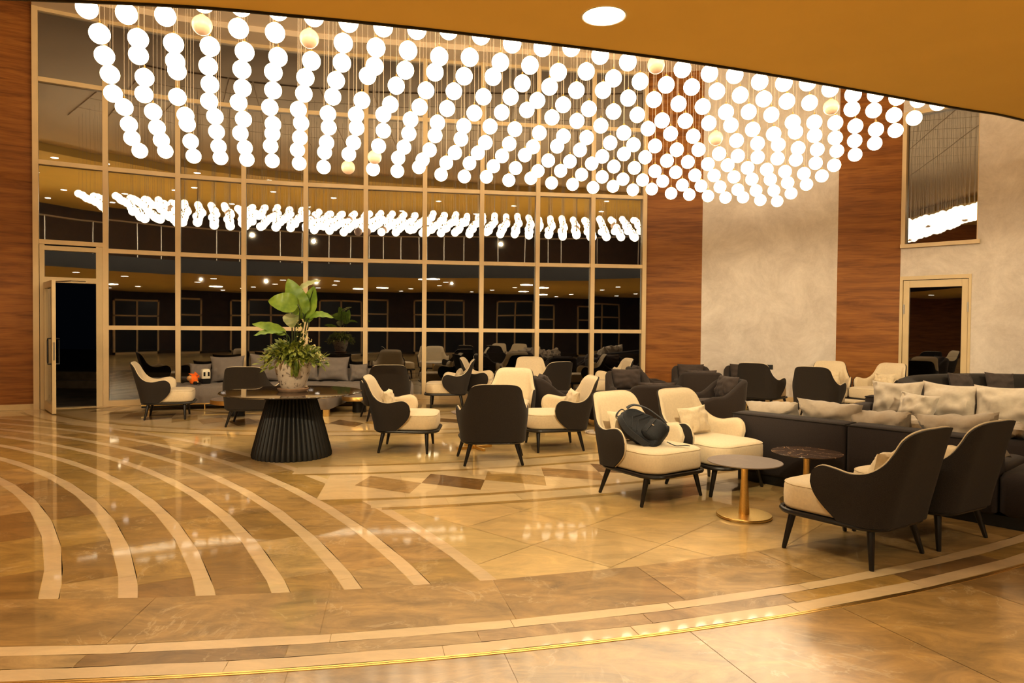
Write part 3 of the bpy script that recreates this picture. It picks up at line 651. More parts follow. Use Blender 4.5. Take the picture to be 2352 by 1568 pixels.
# ------------------------------------------------------------------ lounge chairs
def shell_point(s, z, side):
    a, r = .182, .153
    if s < a: x, y, nx, ny = s, -.33, 0, -1
    elif s < a+r*pi/2:
        th = (s-a)/r; x, y, nx, ny = a+r*sin(th), -.33+r*(1-cos(th)), sin(th), -cos(th)
    else: x, y, nx, ny = a+r, -.33+r+(s-a-r*pi/2), 1, 0
    t = max(0, (z-.25)/.6)
    x += .015*sstep(0,.5,t)*(nx if nx > 0 else 0) + .032*sstep(.36,.60,s)*sstep(0,.5,t)
    x *= 1-.07*sstep(.35,1,t)*(1-sstep(.36,.52,s)); y -= .15*t**1.15*(1-sstep(.22,.60,s)) - .0
    cl = .0       # wing tips curl slightly inward
    return Vector((side*(x-cl*.5), y, z)), Vector((side*nx, ny, 0))
SH_TOP = crom([(0,.862),(.15,.861),(.235,.846),(.280,.80),(.302,.72),(.332,.645),(.385,.590),(.46,.572),(.54,.592),(.615,.598),(.672,.558),(.69,.485)], 4)
SH_EDGE = crom([(.69,.485),(.672,.41),(.615,.335),(.53,.262)], 4)
def shell_grid(nv=10):
    nt = len(SH_TOP); cols_ = []
    for i, (s, z) in enumerate(SH_TOP):
        u = i/(nt-1); sb = .53*u**.9
        # lower end of each column: bottom line, sweeping out along the front edge at the end
        cols_.append(((sb, .255), (s, z)))
    grid = []
    for (b, t) in cols_:
        grid.append([(b[0]+(t[0]-b[0])*(v/nv)**(1.25), b[1]+(t[1]-b[1])*v/nv) for v in range(nv+1)])
    # replace last column by the shaped front edge
    E_ = SH_EDGE[::-1]; last = []
    for v in range(nv+1):
        q = v/nv*(len(E_)-1); k = min(int(q), len(E_)-2); f_ = q-k
        last.append((E_[k][0]+(E_[k+1][0]-E_[k][0])*f_, E_[k][1]+(E_[k+1][1]-E_[k][1])*f_))
    # blend the last third of the columns toward the front edge
    n = len(grid); d = [(last[v][0]-grid[-1][v][0], last[v][1]-grid[-1][v][1]) for v in range(nv+1)]
    for i in range(n):
        w_ = sstep(.55, 1, i/(n-1))
        grid[i] = [(p[0]+d[v][0]*w_, p[1]+d[v][1]*w_) for v, p in enumerate(grid[i])]
    return grid
def shell_slab(mb, o_in, o_out, pad=0., inset=0.):
    g = shell_grid(); nu = len(g); nv = len(g[0])
    full = [(-1, i) for i in range(nu-1, 0, -1)] + [(1, i) for i in range(nu)]
    P, Q = [], []
    for side, i in full:
        rp, rq = [], []
        for v in range(nv):
            s, z = g[i][v]
            e = min(min((nu-1-i)/5., 1), min((nv-1-v)/2.5, 1), 1)
            e = sqrt(max(0, 1-(1-e)**2))
            zz = z
            p, n = shell_point(s, zz, side)
            rp.append(p+n*o_out); rq.append(p+n*(o_in-pad*e))
        P.append(rp); Q.append(rq)
    o = len(mb.v); W_ = len(full)
    vs = [p for r_ in P for p in r_]+[p for r_ in Q for p in r_]; K = W_*nv; fs = []
    for i in range(W_-1):
        for v in range(nv-1):
            a = i*nv+v; b = (i+1)*nv+v
            fs.append((a,b,b+1,a+1)); fs.append((K+a,K+a+1,K+b+1,K+b))
    for i in range(W_-1):
        for v in (0, nv-1):
            a = i*nv+v; b = (i+1)*nv+v; fs.append((a,K+a,K+b,b))
    for i in (0, W_-1):
        for v in range(nv-1):
            a = i*nv+v; fs.append((a,a+1,K+a+1,K+a))
    mb.add(vs, fs)
def seat_outline(k, n=10):
    # half width narrows toward the back, where the shell holds the seat
    pts = rrect(1, 1, .42, n)
    out = []
    for x, y in pts:
        yy = .035+.335*y; hw = .332 if y > 0 else .332-.042*(-y)
        bow = .02*(1-x*x) if y > .9 else 0
        out.append((x*hw*k, (yy+bow-.035)*k+.035))
    return out
def make_lounge(cream_out=False):
    t = thing('lounge_chair', 'x', 'chair')
    m = MB(); shell_slab(m, -.012, .008); m.build('outer_shell', M['char'], t, ang=50)
    m = MB(); shell_slab(m, -.020, -.012, .030); m.build('inner_lining', M['cream'], t, ang=60)
    g_ = shell_grid(); nu_ = len(g_); edge = []
    for side in (-1, 1):
        e_ = []
        for v in range(len(g_[0])): e_.append(g_[-1][v])
        for i in range(nu_-2, -1, -1): e_.append(g_[i][-1])
        pts_ = []
        for s_, z_ in e_:
            p_, n_ = shell_point(s_, z_, side); pts_.append(p_-n_*.014)
        edge.append(pts_)
    m = MB(); m.tube(edge[0]+edge[1][::-1][1:], .0065, 6); m.build('edge_piping', M['cream'], t)
    m = MB(); rings = []
    for k, z in ((.93,.262),(.985,.268),(1,.285),(1.005,.345),(1,.40),(.985,.422),(.95,.436),(.86,.446),(.6,.452),(.25,.455)):
        rings.append([(x, y, z) for x, y in seat_outline(k)])
    m.loft(rings); s = m.build('seat_cushion', M['cream'], t, ang=70)
    m = MB(); m.tube([(x,y,.425) for x, y in seat_outline(.986)], .004, 5, loop=True); m.build('piping', M['cream'], s)
    m = MB(); m.tube([(x,y,.246) for x, y in seat_outline(1.03)], .017, 8, loop=True)
    m.loft([[(x,y,.262) for x,y in seat_outline(.96)], [(x,y,.236) for x,y in seat_outline(.96)]]); m.build('frame_rim', M['blackwood'], t)
    for sx in (-1, 1):
        for top, foot in (((.285*sx,.27,.245),(.362*sx,.285,0)), ((.235*sx,-.225,.245),(.305*sx,-.275,0))):
            m = MB(); a, b = Vector(top), Vector(foot); m.tube([a, a.lerp(b,.97), b], [.025,.0145,.011], 10); m.build('leg', M['blackwood'], t)
    return t
LC = make_lounge(); lch = tree(LC)
chairs = [
 (2.27,4.55,124,'nearest armchair at the right with charcoal shell and cream seat, seen from behind'),
 (2.93,4.93,121,'charcoal-backed armchair just behind the nearest one at the right, touching it'),
 (1.19,6.04,-55,'cream armchair facing the brass tables with a black backpack lying in it'),
 (1.85,6.40,-55,'cream armchair with an upright cushion between the backpack chair and the dark sofa'),
 (-.207,7.49,96,'charcoal-backed armchair in the middle seen squarely from behind above a brass cross base'),
 (-1.24,8.20,1,'armchair facing right beside the big fluted table, dark shell and cream seat'),
 (.53,8.39,190,'armchair facing left with a lumbar cushion, right of the middle one seen from behind'),
 (-.063,9.49,-104,'cream-fronted armchair facing us directly behind the middle armchair seen from behind'),
 (-1.15,12.50,184,'armchair facing left right of the grey sofa end, close to the window wall'),
 (-.48,13.12,-6,'armchair back to back with another by the windows, mostly hidden, dark wing showing'),
 (-1.96,10.83,106,'grey-brown backed armchair seen from behind between the big table and the grey sofa'),
 (-3.74,10.07,95,'dark-backed armchair directly behind the big fluted table, seen from behind'),
 (-5.33,10.76,20,'leftmost armchair near the open door, dark shell, facing the grey sofa'),
 (.58,12.15,124,'dark-backed armchair in front of the brass drum table, seen from behind'),
 (.40,13.22,-84,'cream armchair facing us right in front of the window mullion'),
 (4.43,12.30,50,'dark-backed armchair standing beside the wall outlet on the pale plaster'),
 (5.00,11.30,52,'dark-backed armchair in front of the right-hand wood panel, seen from behind'),
 (5.72,12.58,-118,'cream armchair in the corner of plaster and wood panel, mostly hidden by a dark one'),
 (6.35,12.12,-152,'cream armchair with a cushion beside the right-hand glass door'),
 (1.80,13.30,192,'cream armchair facing left at the last window bay before the wood panel'),
]
GC = 'two-tone armchairs with charcoal shells and cream linings'
for i, (x, y, h, lab) in enumerate(chairs):
    rz = radians(h-90)
    if i == 0: LC.location = (x,y,0); LC.rotation_euler = (0,0,rz); LC['label'] = lab; LC['group'] = GC
    else: dup(LC, (x,y,0), rz, lab, GC, lch)
# ------------------------------------------------------------------ pillows
def pillow_mesh(w_, h_, t_, seed=0, pinch=.10, wr=.012):
    n = 22; mb = MB(); idx = {}
    for sgn in (1,-1):
        for i in range(n+1):
            for j in range(n+1):
                u, v = 2*i/n-1, 2*j/n-1
                edge = i in (0,n) or j in (0,n)
                if edge and sgn == -1: idx[sgn,i,j] = idx[1,i,j]; continue
                th = ((1-abs(u)**2.6)*(1-abs(v)**2.6))**.55*t_/2
                x = w_/2*u*(1-pinch*(1-v*v)*abs(u)**1.5); y = h_/2*v*(1-pinch*(1-u*u)*abs(v)**1.5)
                wv = noise.noise(Vector((u*2.2+seed, v*2.2, sgn*3)))*wr*2.2 + noise.noise(Vector((u*6+seed*2, v*3, 9+sgn)))*wr
                # folds radiating from the corners
                wv += wr*.7*sin(9*atan2(1-abs(v)+.05, 1-abs(u)+.05))*(abs(u*v))**1.5
                idx[sgn,i,j] = len(mb.v); mb.v.append((x, y, sgn*th+(0 if edge else wv*min(1,th/(t_*.2)))))
    for sgn in (1,-1):
        for i in range(n):
            for j in range(n):
                q = (idx[sgn,i,j],idx[sgn,i+1,j],idx[sgn,i+1,j+1],idx[sgn,i,j+1])
                mb.f.append(q if sgn == 1 else q[::-1]); mb.m.append(0)
    return mb
def pillow(name, lab, loc, rz, w_, h_, t_, mat, lean=18, tilt=0, seed=0, group=None, flat=False, wr=.012, pinch=.10):
    """loc = middle of the bottom edge, facing direction rz (degrees); leaning back by lean"""
    T = Matrix.Translation(loc) @ Matrix.Rotation(radians(rz-90),4,'Z')
    if flat: T = T @ Matrix.Rotation(radians(lean),4,'X') @ Matrix.Rotation(radians(tilt),4,'Z') @ Matrix.Translation((0,0,t_*.42))
    else: T = T @ Matrix.Rotation(radians(90+lean),4,'X') @ Matrix.Rotation(radians(tilt),4,'Z') @ Matrix.Translation((0,h_/2,0))
    mb = pillow_mesh(w_, h_, t_, seed, pinch, wr)
    o = mb.build(name, M[mat]); o.matrix_world = T
    tag(o, lab, 'pillow' if 'pillow' in name else 'cushion', group); 
    # piped seam
    n = 22; edge = [(i,0) for i in range(n)]+[(n,j) for j in range(n)]+[(i,n) for i in range(n,0,-1)]+[(0,j) for j in range(n,0,-1)]
    pts = [o.data.vertices[i_].co for i_ in []]
    return o
def in_chair(i, dx=0, dy=-.17, z=.452):
    x, y, h, _ = chairs[i]; a = radians(h-90); return (x+dx*cos(a)-dy*sin(a), y+dx*sin(a)+dy*cos(a), z), h
for i, sd, lab, dx, tl in ((2,1,'cream lumbar cushion half hidden behind the black backpack',.05,2),(3,2,'cream rectangular cushion standing in the armchair next to the dark sofa',.0,-2),
    (5,3,'small cream cushion in the armchair beside the big fluted table',0,0),(6,4,'small cream cushion in the armchair facing left at mid floor',0,3),
    (8,5,'cream cushion in the armchair right of the grey sofa end',0,0),(18,6,'cream cushion in the armchair beside the glass door',0,1),
    (17,7,'cream cushion in the corner armchair of plaster and wood',0,0),(19,8,'cream cushion in the armchair at the last window bay',0,0),(0,9,'cream cushion peeping over the arm of the nearest armchair',0,0)):
    loc, h = in_chair(i, dx)
    pillow('lumbar_cushion', lab, loc, h, .40 if i not in (2,) else .44, .25 if i not in (2,3) else .27, .12, 'cream', 16, tl, sd, 'cream lumbar cushions in the armchairs')
# ------------------------------------------------------------------ dark club chairs
def make_club():
    t = thing('club_chair', 'x', 'chair')
    # wrap-around back and arms: top height profile along the U
    def U(s):  # s 0..1 from right arm front round the back to left arm front
        hw, dp, r = .31, .33, .16
        pts = [(hw,dp)]+[(hw, dp-(dp*2-r)*k/6) for k in range(1,7)]+[(hw-r+r*cos(radians(-a)), -dp+r+r*sin(radians(-a))) for a in range(15,91,15)]
        pts += [(hw-r-(hw-r)*2*k/6, -dp) for k in range(1,7)]+[(-hw+r+r*cos(radians(-90-a)), -dp+r+r*sin(radians(-90-a))) for a in range(15,91,15)]+[(-hw, -dp+r+(dp*2-r)*k/6) for k in range(1,7)]
        return pts
    pts = U(0); n = len(pts); rings = []
    for i, (x, y) in enumerate(pts):
        a = Vector(pts[max(0,i-1)]); b = Vector(pts[min(n-1,i+1)]); d = (b-a).normalized(); nn = Vector((-d.y,d.x))*-1
        if nn.dot(Vector((x,y))) < 0: nn = -nn
        back = sstep(.08,-.30,y) if False else 1-sstep(-.30,.02,y)
        top = .50+.23*back - .05*sstep(.15,.33,y)
        w_ = .055
        lean = Vector((0,-.06))*back
        ring = []
        for (o, z) in ((-w_,.09),(w_,.09),(w_+.005,.30),(w_,top-.04),(w_*.6,top-.008),(0,top),(-w_*.6,top-.008),(-w_,top-.04),(-w_,.30)):
            q = Vector((x,y))+nn*o+lean*((z-.09)/.64); ring.append((q.x,q.y,z))
        rings.append(ring)
    m = MB(); m.loft(rings); m.build('wraparound_shell', M['club'], t, ang=50)
    m = MB(); m.loft([[(x,y,z) for x, y in rrect(.26*k,.29*k,.05,4,.06)] for k, z in ((.97,.12),(1,.14),(1,.30))]); m.build('seat_base', M['club'], t)
    m = MB(); m.loft([[(x,y,z) for x, y in rrect(.255*k,.295*k,.06,4,.065)] for k, z in ((.96,.30),(1,.32),(1,.39),(.96,.415),(.8,.43),(.3,.435))]); m.build('seat_cushion', M['clubc'], t)
    pm = pillow_mesh(.50, .36, .19, 5, .06, .012); o = pm.build('back_cushion', M['clubc'], t)
    o.matrix_local = Matrix.Translation((0,-.20,.425)) @ Matrix.Rotation(radians(104),4,'X') @ Matrix.Translation((0,.17,0))
    m = MB(); m.loft([[(x,y,z) for x, y in rrect(.30,.30,.06,4)] for z in (0,.09)]); m.build('brass_plinth', M['brass'], t)
    m = MB(); m.box(-.008,.008,-.387,-.383,.32,.36); m.build('maker_tab', M['whitep'], t, smooth=False)
    return t
CC = make_club(); cch = tree(CC)
GB = 'low dark club chairs with loose back cushions'
for i, (x, y, h, lab) in enumerate([
 (1.93,11.3,-85,'dark club chair facing us with a plump back cushion, left of the wood panel'),
 (1.82,9.1,95,'dark club chair seen from behind right behind the two cream armchairs'),
 (2.88,10.0,195,'dark club chair facing left with a cushion, left of the plaster wall'),
 (3.40,13.05,-95,'dark club chair facing us against the wood panel'),
 (3.15,11.75,85,'dark club chair seen from behind in front of the wood panel'),
 (.72,10.1,6,'dark club chair facing right with a cushion, behind the armchair facing left'),
 (2.55,12.75,0,'dark club chair facing right between the last window bay and the wood panel'),
 (4.42,13.25,-105,'dark club chair against the plaster wall, mostly hidden behind an armchair'),
 ]):
    rz = radians(h-90)
    if i == 0: CC.location = (x,y,0); CC.rotation_euler = (0,0,rz); CC['label'] = lab; CC['group'] = GB
    else: dup(CC, (x,y,0), rz, lab, GB, cch)
# ------------------------------------------------------------------ ottoman, small tables
t = thing('ottoman', 'square charcoal ottoman on a brass plinth behind the backpack armchair', 'ottoman', (1.42,10.45,0), .15)
m = MB(); m.loft([[(x,y,z) for x, y in rrect(.30*k,.30*k,.06,5)] for k, z in ((.97,.10),(1,.12),(1,.37),(.97,.40),(.8,.41),(.3,.412))]); m.build('cushion_block', M['club'], t)
m = MB(); m.loft([[(x,y,z) for x, y in rrect(.24,.24,.03,3)] for z in (0,.10)]); m.build('brass_plinth', M['brass'], t)
def pedestal(x, y, topmat, lab, h=.43, rt=.28, rb=.207, basemat='brass', group='small round tables on brass columns'):
    t = thing('side_table', lab, 'table', (x,y,0), 0, group)
    m = MB(); m.lathe([(rb-.012,0),(rb-.012,.006),(rb,.008),(rb,.020),(rb-.003,.024),(0,.024)], 64, cap=False); m.build('base', M[basemat], t)
    m = MB(); m.lathe([(.040,.022),(.039,.06),(.031,.20),(.026,.30),(.027,.36),(.033,h-.016)], 28); m.build('column', M['brass'], t)
    m = MB(); m.lathe([(0,h-.016),(rt-.05,h-.016),(rt-.006,h-.009),(rt,h-.004),(rt-.002,h),(0,h)], 72, cap=False); m.build('tabletop', M[topmat], t)
    return t
pedestal(1.803, 5.351, 'topgrey', 'round side table with plain grey top and brass column, nearest on the right')
pedestal(2.46, 5.77, 'topdark', 'round side table with veined brown marble top against the dark sofa back')
pedestal(1.18, 9.55, 'topgrey', 'small round table on a brass column half hidden behind the backpack armchair', .43, .2, .17, 'pot')
t = thing('cross_base_table', 'low table with a brass cross foot hidden behind the middle armchair seen from behind', 'table', (-.435,8.27,0), radians(12))
m = MB()
for k in range(4):
    a = k*pi/2+.35; T_ = Matrix.Rotation(a,4,'Z'); m.box(.0,.23,-.018,.018,0,.03,T_)
m.build('cross_foot', M['brass'], t, smooth=False, bevel=.003)
m = MB(); m.lathe([(.026,.025),(.026,.42)], 24); m.build('column', M['brass'], t)
m = MB(); m.lathe([(0,.42),(.27,.42),(.28,.43),(.28,.436),(0,.438)], 48, cap=False); m.build('tabletop', M['topgrey'], t)
t = thing('drum_table', 'round brass drum table under the dark-backed armchair by the windows', 'table', (.52,12.95,0))
m = MB(); m.lathe([(.30,0),(.30,.26),(.29,.27)], 48); m.build('drum', M['brass'], t)
m = MB(); m.lathe([(0,.27),(.31,.27),(.315,.285),(.31,.295),(0,.296)], 48, cap=False); m.build('tabletop', M['topgrey'], t)
t = thing('side_table', 'small square cream side table beside the dark-backed armchair at the wood panel', 'table', (5.72,11.75,0), .6)
m = MB(); m.box(-.2,.2,-.2,.2,.23,.26); m.build('tabletop', M['cream'], t, smooth=False, bevel=.006)
for sx in (-1,1):
    for sy in (-1,1):
        m = MB(); m.box(sx*.18-.012,sx*.18+.012,sy*.18-.012,sy*.18+.012,0,.23); m.build('leg', M['brass'], t, smooth=False)
for x, y, sc_, lab in ((-4.35,11.03,1.0,'low round table with a thick gold edge in front of the grey sofa, left one'),(-2.55,11.66,.72,'low round table with a thick gold edge at the right end of the grey sofa')):
    t = thing('low_round_table', lab, 'table', (x,y,0), 0, 'low gold-edged round tables')
    m = MB(); m.lathe([(.115,0),(.115,.20)], 32); m.build('pedestal', M['blackm'], t)
    m = MB(); m.lathe([(0,.20),(.385*sc_,.20),(.40*sc_,.205),(.40*sc_,.265),(.395*sc_,.27)], 64, cap=False); m.build('gold_edge', M['gold'], t)
    m = MB(); m.lathe([(.396*sc_,.268),(.396*sc_,.274),(0,.275)], 64, cap=False); m.build('tabletop', M['topgrey'], t)
# ------------------------------------------------------------------ big fluted table with planter
BX, BY = -2.435, 7.715
t = thing('round_table', 'large round glossy table on a fluted black cone base carrying the planter', 'table', (BX,BY,0))
m = MB(); rings = []; NF = 44; n = NF*8
for r0_, z in ((.425,0),(.428,.03),(.415,.09),(.36,.30),(.295,.53),(.252,.675)):
    ring_ = []
    for j in range(n):
        a = 2*pi*j/n; fl_ = abs(sin(a*NF/2)); ring_.append((( r0_-.016+.020*fl_)*cos(a), (r0_-.016+.020*fl_)*sin(a), z))
    rings.append(ring_)
m.loft(rings); m.build('fluted_cone', M['flute'], t, ang=55)
m = MB(); m.lathe([(0,.672),(.55,.674),(.70,.690),(.757,.702),(.762,.707),(.758,.712),(0,.713)], 128, cap=False); m.build('tabletop', M['topblack'], t, ang=25)
TZ = .713
t = thing('planter', 'weathered white clay pot with broad-leaved plant on the big round table', 'plant pot', (BX+.01,BY,TZ))
m = MB(); m.lathe([(0,0),(.145,0),(.165,.02),(.170,.036),(.160,.040),(.150,.022),(0,.020)], 48, cap=False); m.build('saucer', M['saucer'], t)
prof = crom([(.112,.024),(.135,.06),(.160,.13),(.183,.21),(.195,.27),(.198,.315),(.190,.352)], 4)
m = MB(); m.lathe(prof+[(.180,.354),(.172,.33),(.16,.30),(0,.30)], 56, cap=False); m.build('pot', M['pot'], t)
m = MB(); m.lathe([(.165,.30),(.12,.318),(0,.325)], 24, cap=False); m.build('soil', M['soil'], t)
# big leaves: (base xyz, tip xyz, width, normal hint, curl, material) in pot coordinates; x right, z up
def leaf_mesh(base, tip, width, nrm, droop=.0, fold=.12, nu=14, nv=6):
    base, tip = Vector(base), Vector(tip); d = tip-base; Ln = d.length; d.normalize()
    nr = (Vector(nrm)-Vector(nrm).project(d)).normalized(); sd = d.cross(nr)
    mb = MB(); vs = []; 
    for i in range(nu+1):
        u = i/nu; wd = width/2*(sin(pi*min(1,u**.72)))**.62*(1-.15*u) if 0 < u < 1 else .0015
        c_ = base+d*Ln*u+nr*droop*(4*u*(1-u))
        for j in range(-nv, nv+1):
            v = j/nv
            rip = .006*sin(u*26)*abs(v)
            vs.append(c_+sd*wd*v+nr*(fold*wd*abs(v)**1.4+rip))
    W_ = 2*nv+1; fs = [(i*W_+j,(i+1)*W_+j,(i+1)*W_+j+1,i*W_+j+1) for i in range(nu) for j in range(W_-1)]
    mb.add(vs, fs)
    # midrib
    return mb
k_ = 7.7/1600.
def pp(px, py, dy=0): return ((px-672)*k_, dy, (903-py)*k_-.0)
LV = [(pp(697,728,-.02), pp(664,645,-.06), .25, (.25,-1,.15), .02, 'leaf'),
      (pp(690,706,-.10), pp(626,697,-.16), .235, (0,-1,.25), .05, 'leaf'),
      (pp(697,735,.02), pp(718,660,.03), .20, (-.12,-1,0), -.02, 'leaf'),
      (pp(675,672,.08), pp(730,646,.10), .09, (-.2,-.8,.6), .03, 'leafpale'),
      (pp(668,722,.02), pp(671,757,-.02), .20, (0,-1,-.2), .02, 'leafpale'),
      (pp(709,735,0), pp(769,734,-.06), .105, (0,-.75,.7), .06, 'leaf'),
      (pp(660,772,-.04), pp(585,749,-.10), .13, (0,-.8,.55), .05, 'leaf'),
      (pp(655,766,-.06), pp(597,775,-.20), .12, (0,-.6,.8), .03, 'leaf'),
      (pp(702,745,.10), pp(690,690,.16), .17, (0,-1,0), .02, 'leaf')]
for (b_, tp, wd, nr, dr, mt) in LV:
    mb = leaf_mesh(b_, tp, wd, nr, dr); lf_ = mb.build('leaf', M[mt], t, ang=80)
    m = MB(); s0 = Vector((b_[0]*.12, .0, .31)); mid = Vector(((b_[0]*.7), b_[1]*.7, b_[2]*.6+.1))
    m.tube(crom([tuple(s0), tuple(s0.lerp(Vector(b_),.5)+Vector((b_[0]*.08,0,.0))), b_, tuple(Vector(b_).lerp(Vector(tp),.9)+Vector(nr).normalized()*dr*.36-Vector(nr).normalized()*.003)], 6), [.0075]*13+[.0045]*5+[.0025], 6)
    m.build('stem', M['stem'], lf_)
rnd = random.Random(5)
m = MB()
def small_leaf(mb, c_, d, ln, wd):
    d = d.normalized(); up = Vector((rnd.uniform(-.4,.4), rnd.uniform(-.6,.1), 1)); s_ = d.cross(up).normalized()*wd/2; n_ = s_.cross(d).normalized()
    p0 = c_; p1 = c_+d*ln*.35; p2 = c_+d*ln*.7-n_*ln*.04; p3 = c_+d*ln-n_*ln*.15
    mb.add([p0, p1+s_*.9+n_*.004, p1-s_*.9+n_*.004, p2+s_*.8, p2-s_*.8, p3, p1, p2], [(0,1,6),(0,6,2),(1,3,7,6),(6,7,4,2),(3,5,7),(7,5,4)])
for k in range(760):
    a = rnd.uniform(0, 2*pi); el = rnd.random()**.8
    rr = rnd.uniform(.05,.36)*(1-.25*el); hh = .32+.215*(1-(rr/.42)**2)*rnd.uniform(.15,1)-(.06 if rr > .27 else 0)*rnd.random()*1.6
    c_ = Vector((rr*cos(a)*1.02, rr*sin(a)*.85, hh))
    d = Vector((cos(a)*rnd.uniform(.3,1), sin(a)*rnd.uniform(.3,1), rnd.uniform(-.55,.9)))
    small_leaf(m, c_, d, rnd.uniform(.055,.11), rnd.uniform(.028,.050))
for k in range(60):
    a = rnd.uniform(0,2*pi); rr = rnd.uniform(.15,.34); z1 = rnd.uniform(.36,.50)
    m.tube([(.03*cos(a),.03*sin(a),.30),(rr*.5*cos(a),rr*.5*sin(a),.36+z1*.2),(rr*cos(a),rr*.85*sin(a),z1)], .0022, 4)
for k in range(26):
    small_leaf(m, Vector((rnd.uniform(.05,.12), rnd.uniform(-.21,-.17), rnd.uniform(.28,.37))), Vector((rnd.uniform(-.1,.1),-.1,-1)), .12, .035)
m.build('undergrowth', M['bush'], t, smooth=False)
m = MB()
for cx_, cz_, n_, sp in ((.095,.73,16,.045),(.17,.60,14,.06),(-.27,.42,9,.04),(.33,.37,12,.04),(.12,.52,10,.06),(.25,.48,10,.06),(-.02,.45,8,.1)):
    for k in range(n_):
        c_ = Vector((cx_+rnd.uniform(-sp,sp)*.7, rnd.uniform(-.14,-.02), cz_+rnd.uniform(-sp,sp)*1.5))
        for q in range(3): small_leaf(m, c_, Vector((rnd.uniform(-1,1),rnd.uniform(-1,.2),rnd.uniform(-.6,1))), .022, .012)
tag(m.build('blossom_cluster', M['flower'], t, smooth=False), None, None, kind='stuff')
# ------------------------------------------------------------------ grey tufted sofa along the windows
def path_pts(P, step):
    out = [Vector(P[0])]; 
    for a, b in zip(P[:-1], P[1:]):
        a, b = Vector(a), Vector(b); n = max(1, int((b-a).length/step+.5))
        for k in range(1, n+1): out.append(a.lerp(b, k/n))
    return out
BKL = crom([(-6.42,12.16),(-5.6,12.52),(-4.8,12.80),(-3.9,13.03),(-3.0,13.18),(-1.93,13.38)], 4)
t = thing('tufted_sofa', 'long curved grey tufted sofa along the window wall', 'sofa', (0,0,0))
PP = path_pts(BKL, .055); n = len(PP)
def nrm_at(i):
    a = PP[max(0,i-2)]; b = PP[min(n-1,i+2)]; d = (b-a).normalized(); return Vector((d.y,-d.x))
m = MB(); rings = []; acc = 0
for i in range(n):
    if i: acc += (PP[i]-PP[i-1]).length
    q = nrm_at(i); g = abs(((acc/.30) % 1)-.5)*2  # 1 at panel edge
    dip = .022*max(0,(g-.72)/.28)**2
    e = min(i, n-1-i)/3.; er = 1 if e > 1 else sqrt(max(.05,1-(1-e)**2))
    ring_ = []
    for o, z in ((0,.11),(0,.38),(.03,.41),(.40,.418),(.76,.412),(.815,.39),(.83,.35),(.835,.2),(.82,.11)):
        zz = .11+(z-.11)*(.93+.07*er)-(dip if z > .15 else 0)
        oo = o-(dip if o > .8 else 0); v = PP[i]+q*oo; ring_.append((v.x,v.y,zz))
    rings.append(ring_)
m.loft(rings); m.build('seat', M['grey'], t, ang=60)
m = MB(); rings = []
i0 = next(i for i in range(n) if PP[i].x > -5.75)
i1 = next(i for i in range(n) if PP[i].x > -2.35)
for i in range(i0, i1):
    q = nrm_at(i); rings.append([((PP[i]+q*o).x,(PP[i]+q*o).y,z) for o, z in ((0,.40),(0,.60),(.03,.64),(.09,.64),(.13,.60),(.15,.40))])
m.loft(rings); m.build('backrest', M['grey'], t, ang=50)
m = MB(); m.loft([[((PP[i]+nrm_at(i)*o).x,(PP[i]+nrm_at(i)*o).y,z) for o, z in ((.80,.088),(.80,.108),(.79,.108),(.79,.088))] for i in range(n)]); m.build('brass_rail', M['brass'], t)
m = MB(); m.loft([[((PP[i]+nrm_at(i)*o).x,(PP[i]+nrm_at(i)*o).y,z) for o, z in ((.05,.05),(.05,.11),(.72,.11),(.72,.05))] for i in range(n)]); m.build('underframe', M['blackm'], t)
for i in (2, 18, 36, 55, 72, n-3):
    if i < n:
        for o in (.80,.06):
            v = PP[i]+nrm_at(i)*o; m = MB(); m.tube([(v.x,v.y,0),(v.x,v.y,.10)], .012, 8); m.build('foot', M['brass'], t)
m = MB(); m.loft([[(x,y,z) for x, y in [(-3.22+q[0],11.60+q[1]) for q in rrect(.34*k,.62*k,.06,4)]] for k, z in ((.98,.11),(1,.13),(1,.36),(.98,.39),(.9,.405),(.3,.408))]); m.build('chaise', M['grey'], t)
for dx, dy in ((.28,-.55),(-.28,-.55)):
    m = MB(); m.box(-3.22+dx-.045,-3.22+dx+.045,11.60+dy-.04,11.60+dy+.04,0,.11); m.build('foot', M['brass'], t, smooth=False)
def near_back(px, off=.22):   # point on the sofa seat under image column px
    k = (px-1176)/F_PX; best = min(range(n), key=lambda i: abs((PP[i]+nrm_at(i)*off).x-k*(PP[i]+nrm_at(i)*off).y))
    v = PP[best]+nrm_at(best)*off; return v, math.degrees(atan2(nrm_at(best).y, nrm_at(best).x))
for k, (px, w_, h_, off, lab, lean) in enumerate(((456,.36,.34,.27,'small grey pillow at the left end of the tufted sofa',16),(523,.58,.47,.27,'large grey pillow left of the plant on the tufted sofa, beside the toys',14),
    (612,.60,.50,.27,'large grey pillow just left behind the plant pot',12),(700,.48,.45,.27,'large grey pillow just right behind the plant pot',12),(763,.57,.46,.27,'large grey pillow right of the plant on the tufted sofa',14),(823,.34,.32,.27,'small grey pillow at the right end of the tufted sofa',16))):
    v, h = near_back(px, off)
    pillow('sofa_pillow', lab, (v.x,v.y,.425), h, w_, h_, .17, 'grey', lean, (-1)**k*1.5, 20+k, 'grey pillows on the tufted sofa', wr=.008)
